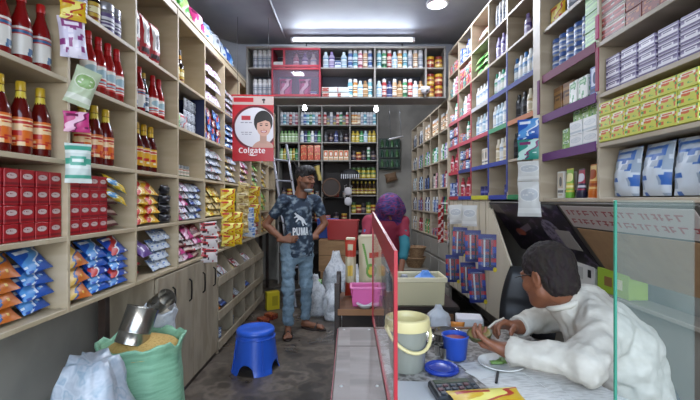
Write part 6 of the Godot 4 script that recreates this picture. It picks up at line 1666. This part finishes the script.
	for a in [[sR, eR], [sL, eL]]:
		var dd: Vector3 = (a[1] - a[0]).normalized(); var c: Vector3 = a[0].lerp(a[1], .66)
		t.plane(c, dd, c + dd * .05, .13)
	t.rough(.012, Vector3(9, 5, 9), 5)
	var cn := FastNoiseLite.new(); cn.seed = 21; cn.frequency = 12.0; cn.fractal_octaves = 2
	var cc := [lin("26303f"), lin("3d4b5c"), lin("5d6b76"), lin("77848c")]
	part("t_shirt", fld_mesh([[t]], func(p, _k):
		var v := cn.get_noise_3d(p.x, p.y * 1.5, p.z)
		return cc[0] if v < -.02 else cc[1] if v < .2 else cc[2] if v < .36 else cc[3]), vmat(.9), o)
	# chest print: leaping cat over the word, pressed onto the cloth
	var press := func(m: Mesh, wdt: float, hgt: float, cx: float, cy: float) -> ArrayMesh:
		var arr := m.surface_get_arrays(0) if m is ArrayMesh else (m as PrimitiveMesh).get_mesh_arrays()
		var v: PackedVector3Array = arr[Mesh.ARRAY_VERTEX]
		var lo := v[0]; var hi := v[0]
		for p in v: lo = lo.min(p); hi = hi.max(p)
		for i in v.size():
			var x := cx + ((v[i].x - lo.x) / (hi.x - lo.x) - .5) * wdt; var y := cy + ((v[i].y - lo.y) / (hi.y - lo.y) - .5) * hgt
			var z := .26
			while z > 0.0 and t.at(Vector3(x, y, z)) > 0.0: z -= .002
			v[i] = Vector3(x, y, z + (.007 if v[i].z > (lo.z + hi.z) / 2 else .0))
		var idx: PackedInt32Array = arr[Mesh.ARRAY_INDEX]
		return amesh(v, mesh_normals(v, idx), PackedVector2Array(), idx)
	var pale := mat("d4d8da", .8)
	part("chest_lettering", press.call(text_mesh("PUMA", .1, .01), .165, .078, -.03, 1.035), pale, o)
	var cat := PackedVector2Array()
	for q in [[-.5, .46], [-.42, .5], [-.36, .42], [-.2, .34], [.0, .22], [.16, .1], [.28, -.06], [.38, -.26], [.46, -.34], [.52, -.3], [.56, -.36], [.46, -.44], [.36, -.38], [.26, -.24], [.2, -.3], [.26, -.46], [.18, -.5], [.1, -.32], [.06, -.12], [-.08, -.02], [-.2, -.04], [-.3, -.18], [-.4, -.2], [-.3, -.02], [-.2, .1], [-.32, .16], [-.48, .1], [-.5, .16], [-.34, .26], [-.44, .36]]: cat.append(Vector2(q[0], q[1]))
	part("cat_emblem", press.call(slab(cat, .02), .14, .135, -.03, 1.155), pale, o)
	# jeans
	var j := Fld.new(Vector3(-.32, .05, -.26), Vector3(.34, .96, .30), .0105)
	j.cap(Vector3(0, .80, 0), Vector3(0, .90, 0), .104, .104, .04, Vector3(.68, 1, 1))
	for a in [[hR, kR, aR], [hL, kL, aL]]:
		j.cap(a[0], a[1], .085, .060, .03); j.cap(a[1], a[2] + Vector3(0, .03, 0), .060, .052, .03)
		j.plane(a[2] + Vector3(0, .0, 0), Vector3(0, -1, 0), a[2] - Vector3(0, .05, 0), .14)
	j.rough(.014, Vector3(9, 14, 9), 9)
	part("jeans", fld_mesh([[j]]), surf("jeans"), o)
	# sandals
	for a in [[aR, tR], [aL, tL]]:
		var fd: Vector3 = a[1] - a[0]; fd.y = 0; var yw := rad_to_deg(atan2(fd.x, fd.z))
		var mid: Vector3 = (a[0] + a[1]) / 2; mid.y = 0
		var s := part("sandal", lathe(V2([0, 0, .98, 0, 1, .06, 1, .9, .97, 1, 0, 1]), 24), mat("2a1d18", .6), o, mid + fd.normalized() * .005, Vector3(0, yw, 0))
		s.scale = Vector3(.052, .016, .145)
		var sd := fd.normalized().cross(Vector3.UP)
		part("strap", tube([a[1] - fd.normalized() * .05 + sd * .045 - Vector3(0, .018, 0), a[1] - fd.normalized() * .045 + Vector3(0, .030, 0) , a[1] - fd.normalized() * .05 - sd * .045 - Vector3(0, .018, 0)], .012, 8), mat("241812", .6), o)

func seated_man():
	var root := Vector3(1.10, 0, -1.55); var yaw := -108.0
	var Bi := Basis(Vector3.UP, deg_to_rad(-yaw))
	var L := func(x: float, y: float, z: float) -> Vector3: return Bi * (Vector3(x, y, z) - root)
	var o := base("person", root, yaw); tag(o, "seated man in white shirt with dark hair eating with a spoon", "person")
	var pel: Vector3 = L.call(1.12, .54, -1.56); var che: Vector3 = L.call(1.02, .78, -1.555); var up: Vector3 = L.call(.92, .905, -1.555)
	var nk: Vector3 = L.call(.822, .962, -1.55)
	var sL: Vector3 = L.call(.885, .895, -1.40); var sR: Vector3 = L.call(.975, .895, -1.71)
	var eL: Vector3 = L.call(.745, .832, -1.265); var wL: Vector3 = L.call(.565, .812, -1.43)
	var eR: Vector3 = L.call(.89, .832, -1.79); var wR: Vector3 = L.call(.705, .815, -1.685)
	var hL: Vector3 = L.call(1.07, .52, -1.45); var hR: Vector3 = L.call(1.10, .52, -1.66)
	var kL: Vector3 = L.call(.66, .50, -1.42); var kR: Vector3 = L.call(.68, .50, -1.65)
	var aL: Vector3 = L.call(.66, .085, -1.42); var aR: Vector3 = L.call(.70, .085, -1.66)
	var b := Fld.new(Vector3(-.36, 0, -.22), Vector3(.46, 1.08, .62), .0125)
	b.cap(pel, che, .10, .09, .03, Vector3(.8, 1, 1)); b.cap(che, up, .09, .07, .03, Vector3(.8, 1, 1)); b.cap(sR, sL, .042, .042, .03)
	b.cap(up, nk, .055, .054, .03); b.cap(nk, L.call(.778, 1.0, -1.555), .054, .052, .02)
	for a in [[sR, eR, wR], [sL, eL, wL]]:
		b.cap(a[0], a[1], .044, .038, .02); b.cap(a[1], a[1].lerp(a[2], .35), .038, .036, .015); b.cap(a[1].lerp(a[2], .35), a[2], .036, .026, .015)
	for a in [[hR, kR, aR], [hL, kL, aL]]:
		b.cap(a[0], a[1], .085, .058, .03); b.cap(a[1], a[2], .055, .036, .02)
		b.cap(a[2] + Vector3(0, -.045, -.02), a[2] + Vector3(0, -.055, .17), .036, .028, .02)
	# hands: one cradles the fruit, the other pinches a spoon
	var fL := Fld.new(wL - Vector3(.14, .12, .14), wL + Vector3(.14, .12, .20), .0042)
	fL.cap(eL.lerp(wL, .5), wL, .038, .027, .01)
	hand(fL, wL, Bi * Vector3(-.68, .06, -.72), Bi * Vector3(-.05, .98, -.1), [34.0, 36.0, 38.0, 40.0, 26.0], -1.0, .1)
	var fR := Fld.new(wR - Vector3(.14, .12, .14), wR + Vector3(.14, .14, .20), .0042)
	fR.cap(eR.lerp(wR, .5), wR, .038, .027, .01)
	hand(fR, wR, Bi * Vector3(-.90, .25, .20), Bi * Vector3(-.15, -.75, .45), [40.0, 48.0, 52.0, 55.0, 24.0], 1.0, .1)
	var hx := Transform3D(Basis(Vector3.UP, deg_to_rad(-152 - yaw)) * Basis(Vector3.RIGHT, deg_to_rad(17)), L.call(.768, 1.055, -1.565))
	var skin := lin("7d4e35"); var dark := lin("1a100d"); var lipc := lin("6a3a34")
	var colf := func(p: Vector3, k: int) -> Color:
		if k != 1: return skin
		if absf(absf(p.x) - .031) < .011 and absf(p.y - .003) < .004 and p.z > .07: return dark
		if absf(p.y - .024) < .005 and absf(absf(p.x) - .032) < .02 and p.z > .06: return dark
		if absf(p.x) < .022 and p.y < -.048 and p.y > -.074 and p.z > .088: return lipc
		return skin
	part("body", fld_mesh([[b], [head_field(-.03, .004), hx], [fL], [fR]], colf), vmat(.5), o)
	# hair, cropped at the neck
	var hr := Fld.new(Vector3(-.12, -.13, -.15), Vector3(.12, .17, .13), .0048)
	hr.ell(Vector3(0, .038, -.022), Vector3(.084, .094, .103), .01)
	hr.ell(Vector3(0, -.03, -.05), Vector3(.074, .07, .066), .02)
	hr.ell(Vector3(0, -.035, .105), Vector3(.10, .095, .078), .01, true)
	for s in [-1, 1]: hr.ell(Vector3(s * .09, -.035, -.004), Vector3(.03, .055, .028), .008, true)
	hr.ell(Vector3(0, -.13, -.03), Vector3(.12, .05, .14), .008, true)
	hr.rough(.006, Vector3(90, 30, 90), 13)
	var hn := FastNoiseLite.new(); hn.seed = 4; hn.frequency = 40.0
	var h0 := lin("150f0b"); var h1 := lin("281b13")
	part("hair", fld_mesh([[hr, hx]], func(p, _k):
		var v := hn.get_noise_3d(p.x, p.y * .4, p.z) * .5 + .5
		return h0.lerp(h1, v)), vmat(.85), o)
	part("spectacle_arm", tube([Vector3(.082, .012, .0), Vector3(.078, .012, .05), Vector3(.066, .010, .09)], .0022, 6), mat("1a1614", .3), o, hx.origin).transform = hx
	# shirt
	var t := Fld.new(Vector3(-.46, .36, -.30), Vector3(.52, 1.08, .50), .0088)
	t.cap(pel - Vector3(0, .04, 0), che, .150, .140, .04, Vector3(.74, 1, 1)); t.cap(che, up, .140, .110, .05, Vector3(.70, 1, 1)); t.cap(sR, sL, .075, .075, .05)
	t.cap(up, nk + Vector3(0, -.01, -.01), .085, .066, .04)
	for a in [[sR, eR, wR], [sL, eL, wL]]:
		t.cap(a[0], a[1], .076, .062, .03); t.cap(a[1], a[2], .060, .044, .03)
		var dd: Vector3 = (a[2] - a[1]).normalized(); var c: Vector3 = a[2] - dd * .012
		t.plane(c, dd, c + dd * .04, .09)
	t.ell(nk + Vector3(0, .065, .022), Vector3(.062, .075, .062), .006, true)
	t.rough(.016, Vector3(7, 9, 7), 31)
	t.rough(.006, Vector3(22, 16, 22), 32)
	part("shirt", fld_mesh([[t]]), surf("shirt_white"), o)
	# collar, cuffs, buttons
	var cl := []
	for i in 25:
		var a := TAU * i / 24.0
		cl.append(nk + Vector3(sin(a) * .064, -.004 + .026 * -cos(a), cos(a) * .060 - .012))
	part("collar", tube(cl, .013, 8), mat("c2bdb0", .85), o)
	for a in [[eL, wL], [eR, wR]]:
		var dd: Vector3 = (a[1] - a[0]).normalized()
		var cf := part("cuff", lathe(V2([.041, 0, .045, .004, .046, .045, .043, .05, .036, .05]), 20), mat("c2bdb0", .85), o)
		cf.transform = Transform3D(Basis(Quaternion(Vector3.UP, dd)), a[1] - dd * .058)
	# trousers
	var j := Fld.new(Vector3(-.32, .06, -.20), Vector3(.40, .70, .58), .0135)
	j.cap(pel, pel + Vector3(0, .04, 0), .135, .13, .04, Vector3(.75, 1, 1))
	for a in [[hR, kR, aR], [hL, kL, aL]]:
		j.cap(a[0], a[1], .10, .075, .03); j.cap(a[1], a[2] + Vector3(0, .05, 0), .072, .06, .03)
	part("trousers", fld_mesh([[j]]), mat("3a3d45", .85), o)
	# stool under him
	var s := base("wooden_stool", Vector3(1.12, 0, -1.56)); tag(s, "plain wooden stool under the seated man", "stool")
	part("seat", cbox(.32, .03, .32, .006), surf("brownwood"), s, Vector3(0, .33, 0))
	for sx in [-1, 1]:
		for sz in [-1, 1]: part("leg", cbox(.04, .33, .04, .003), surf("brownwood"), s, Vector3(sx * .13, 0, sz * .13))
	# fruit half and spoon in his hands
	var fr := base("fruit_bowl", Vector3(.495, .815, -1.515)); fr.rotation_degrees = Vector3(10, 0, 12); tag(fr, "green brown halved fruit held over the counter", "fruit")
	part("rind", lathe(V2([0, 0, .02, .003, .038, .015, .047, .035, .045, .038, .040, .036]), 24), mat("4a4a22", .5), fr)
	part("flesh", lathe(V2([.042, .036, .03, .03, .012, .024, 0, .022]), 20), mat("8a7a3a", .5), fr)
	var sp := base("spoon", Vector3.ZERO); tag(sp, "pale spoon pinched in the man's raised hand", "spoon")
	part("handle", tube([Vector3(.635, .862, -1.652), Vector3(.58, .862, -1.60), Vector3(.525, .846, -1.545)], .004, 8), mat("d0cabb", .3, .2), sp)
	part("bowl", lathe(V2([0, 0, .010, .002, .016, .008, .015, .009, .009, .004, 0, .003]), 16), mat("d0cabb", .3, .2), sp, Vector3(.516, .838, -1.536), Vector3(0, 0, 8))

func bending_person():
	var root := Vector3(.37, 0, -4.12); var yaw := -12.0
	var Bi := Basis(Vector3.UP, deg_to_rad(-yaw))
	var L := func(x: float, y: float, z: float) -> Vector3: return Bi * (Vector3(x, y, z) - root)
	var o := base("person", root, yaw); tag(o, "person in purple patterned headscarf and red top stooping behind the glass", "person")
	var pel: Vector3 = L.call(.37, .80, -4.22); var up: Vector3 = L.call(.36, 1.10, -4.08); var nk: Vector3 = L.call(.385, 1.18, -4.02)
	var s1: Vector3 = L.call(.19, 1.13, -4.06); var s2: Vector3 = L.call(.53, 1.12, -4.04)
	var e1: Vector3 = L.call(.165, .90, -3.92); var w1: Vector3 = L.call(.26, .76, -3.72)
	var e2: Vector3 = L.call(.535, .90, -3.90); var w2: Vector3 = L.call(.48, .68, -3.78)
	var b := Fld.new(Vector3(-.32, 0, -.28), Vector3(.32, 1.26, .5), .014)
	b.cap(pel, up, .10, .09, .04, Vector3(.75, 1, 1)); b.cap(s1, s2, .05, .05, .03); b.cap(up, nk, .055, .05, .03)
	for a in [[s1, e1, w1], [s2, e2, w2]]:
		b.cap(a[0], a[1], .044, .034, .02); b.cap(a[1], a[2], .035, .024, .015)
	for sx in [-1, 1]:
		b.cap(pel + Vector3(sx * .09, -.02, 0), Vector3(sx * .09, .45, -.06), .08, .05, .03); b.cap(Vector3(sx * .09, .45, -.06), Vector3(sx * .09, .08, -.08), .05, .034, .02)
		b.cap(Vector3(sx * .09, .035, -.10), Vector3(sx * .1, .03, .08), .034, .026, .02)
	var f1 := Fld.new(w1 - Vector3.ONE * .15, w1 + Vector3.ONE * .16, .0055); f1.cap(e1.lerp(w1, .6), w1, .03, .024, .01)
	hand(f1, w1, Bi * Vector3(.2, -.35, .9), Bi * Vector3(0, -.9, -.3), [18.0, 20.0, 22.0, 26.0, 10.0], 1.0)
	var f2 := Fld.new(w2 - Vector3.ONE * .15, w2 + Vector3.ONE * .16, .0055); f2.cap(e2.lerp(w2, .6), w2, .03, .024, .01)
	hand(f2, w2, Bi * Vector3(-.1, -.8, .5), Bi * Vector3(0, -.4, -.9), [18.0, 20.0, 22.0, 26.0, 10.0], -1.0)
	var hx := Transform3D(Basis(Vector3.UP, deg_to_rad(-6)) * Basis(Vector3.RIGHT, deg_to_rad(68)), L.call(.405, 1.27, -3.96))
	var skin := lin("7d5038"); var dark := lin("1a100d")
	part("body", fld_mesh([[b], [head_field(.05), hx], [f1], [f2]], func(p, k):
		if k == 1 and absf(absf(p.x) - .031) < .011 and absf(p.y - .003) < .004 and p.z > .07: return dark
		if k == 1 and absf(p.y - .024) < .005 and absf(absf(p.x) - .032) < .02 and p.z > .06: return dark
		return skin), vmat(.55), o)
	# red top with blue and teal sleeves
	var t := Fld.new(Vector3(-.32, .70, -.28), Vector3(.32, 1.26, .34), .0115)
	t.cap(pel, up, .125, .118, .04, Vector3(.7, 1, 1)); t.cap(s1, s2, .072, .072, .04)
	t.cap(s1, s1.lerp(e1, .55), .066, .06, .02); t.cap(s2, s2.lerp(e2, .55), .066, .06, .02)
	t.rough(.012, Vector3(9, 7, 9), 41)
	part("red_top", fld_mesh([[t]]), mat("86243a", .8), o)
	for k in 2:
		var a = [[s1, e1, w1], [s2, e2, w2]][k]
		var f := Fld.new(a[0].min(a[2]) - Vector3.ONE * .1, a[0].max(a[2]) + Vector3.ONE * .1, .011)
		f.cap(a[0].lerp(a[1], .45), a[1], .056, .048, .01); f.cap(a[1], a[1].lerp(a[2], .45), .048, .044, .02)
		part("sleeve", fld_mesh([[f]]), mat(["34609a", "256a76"][k], .8), o)
	# headscarf over head and back
	var h := Fld.new(Vector3(-.30, .98, -.30), Vector3(.30, 1.50, .36), .010)
	var hc: Vector3 = L.call(.40, 1.29, -3.985)
	h.ell(hc + Vector3(0, 0, .03), Vector3(.125, .135, .14), .02)
	h.cap(hc + Vector3(0, -.03, -.05), up + Vector3(0, .03, -.10), .115, .10, .05, Vector3(.75, 1, 1))
	h.cap(hc + Vector3(-.07, -.1, 0), up + Vector3(-.12, -.02, .02), .05, .05, .04); h.cap(hc + Vector3(.07, -.1, 0), up + Vector3(.12, -.02, .02), .05, .05, .04)
	h.ell(hc + Vector3(0, -.17, .12), Vector3(.07, .09, .09), .01, true)
	h.rough(.010, Vector3(5, 8, 5), 43)
	part("headscarf", fld_mesh([[h]]), surf("scarf"), o)
	# long skirt
	part("skirt", lathe(V2([.12, .84, .15, .80, .17, .6, .19, .3, .21, .07, .19, .07]), 28, 1.0, .75), mat("2c5560", .85), o, Vector3(0, 0, -.07))
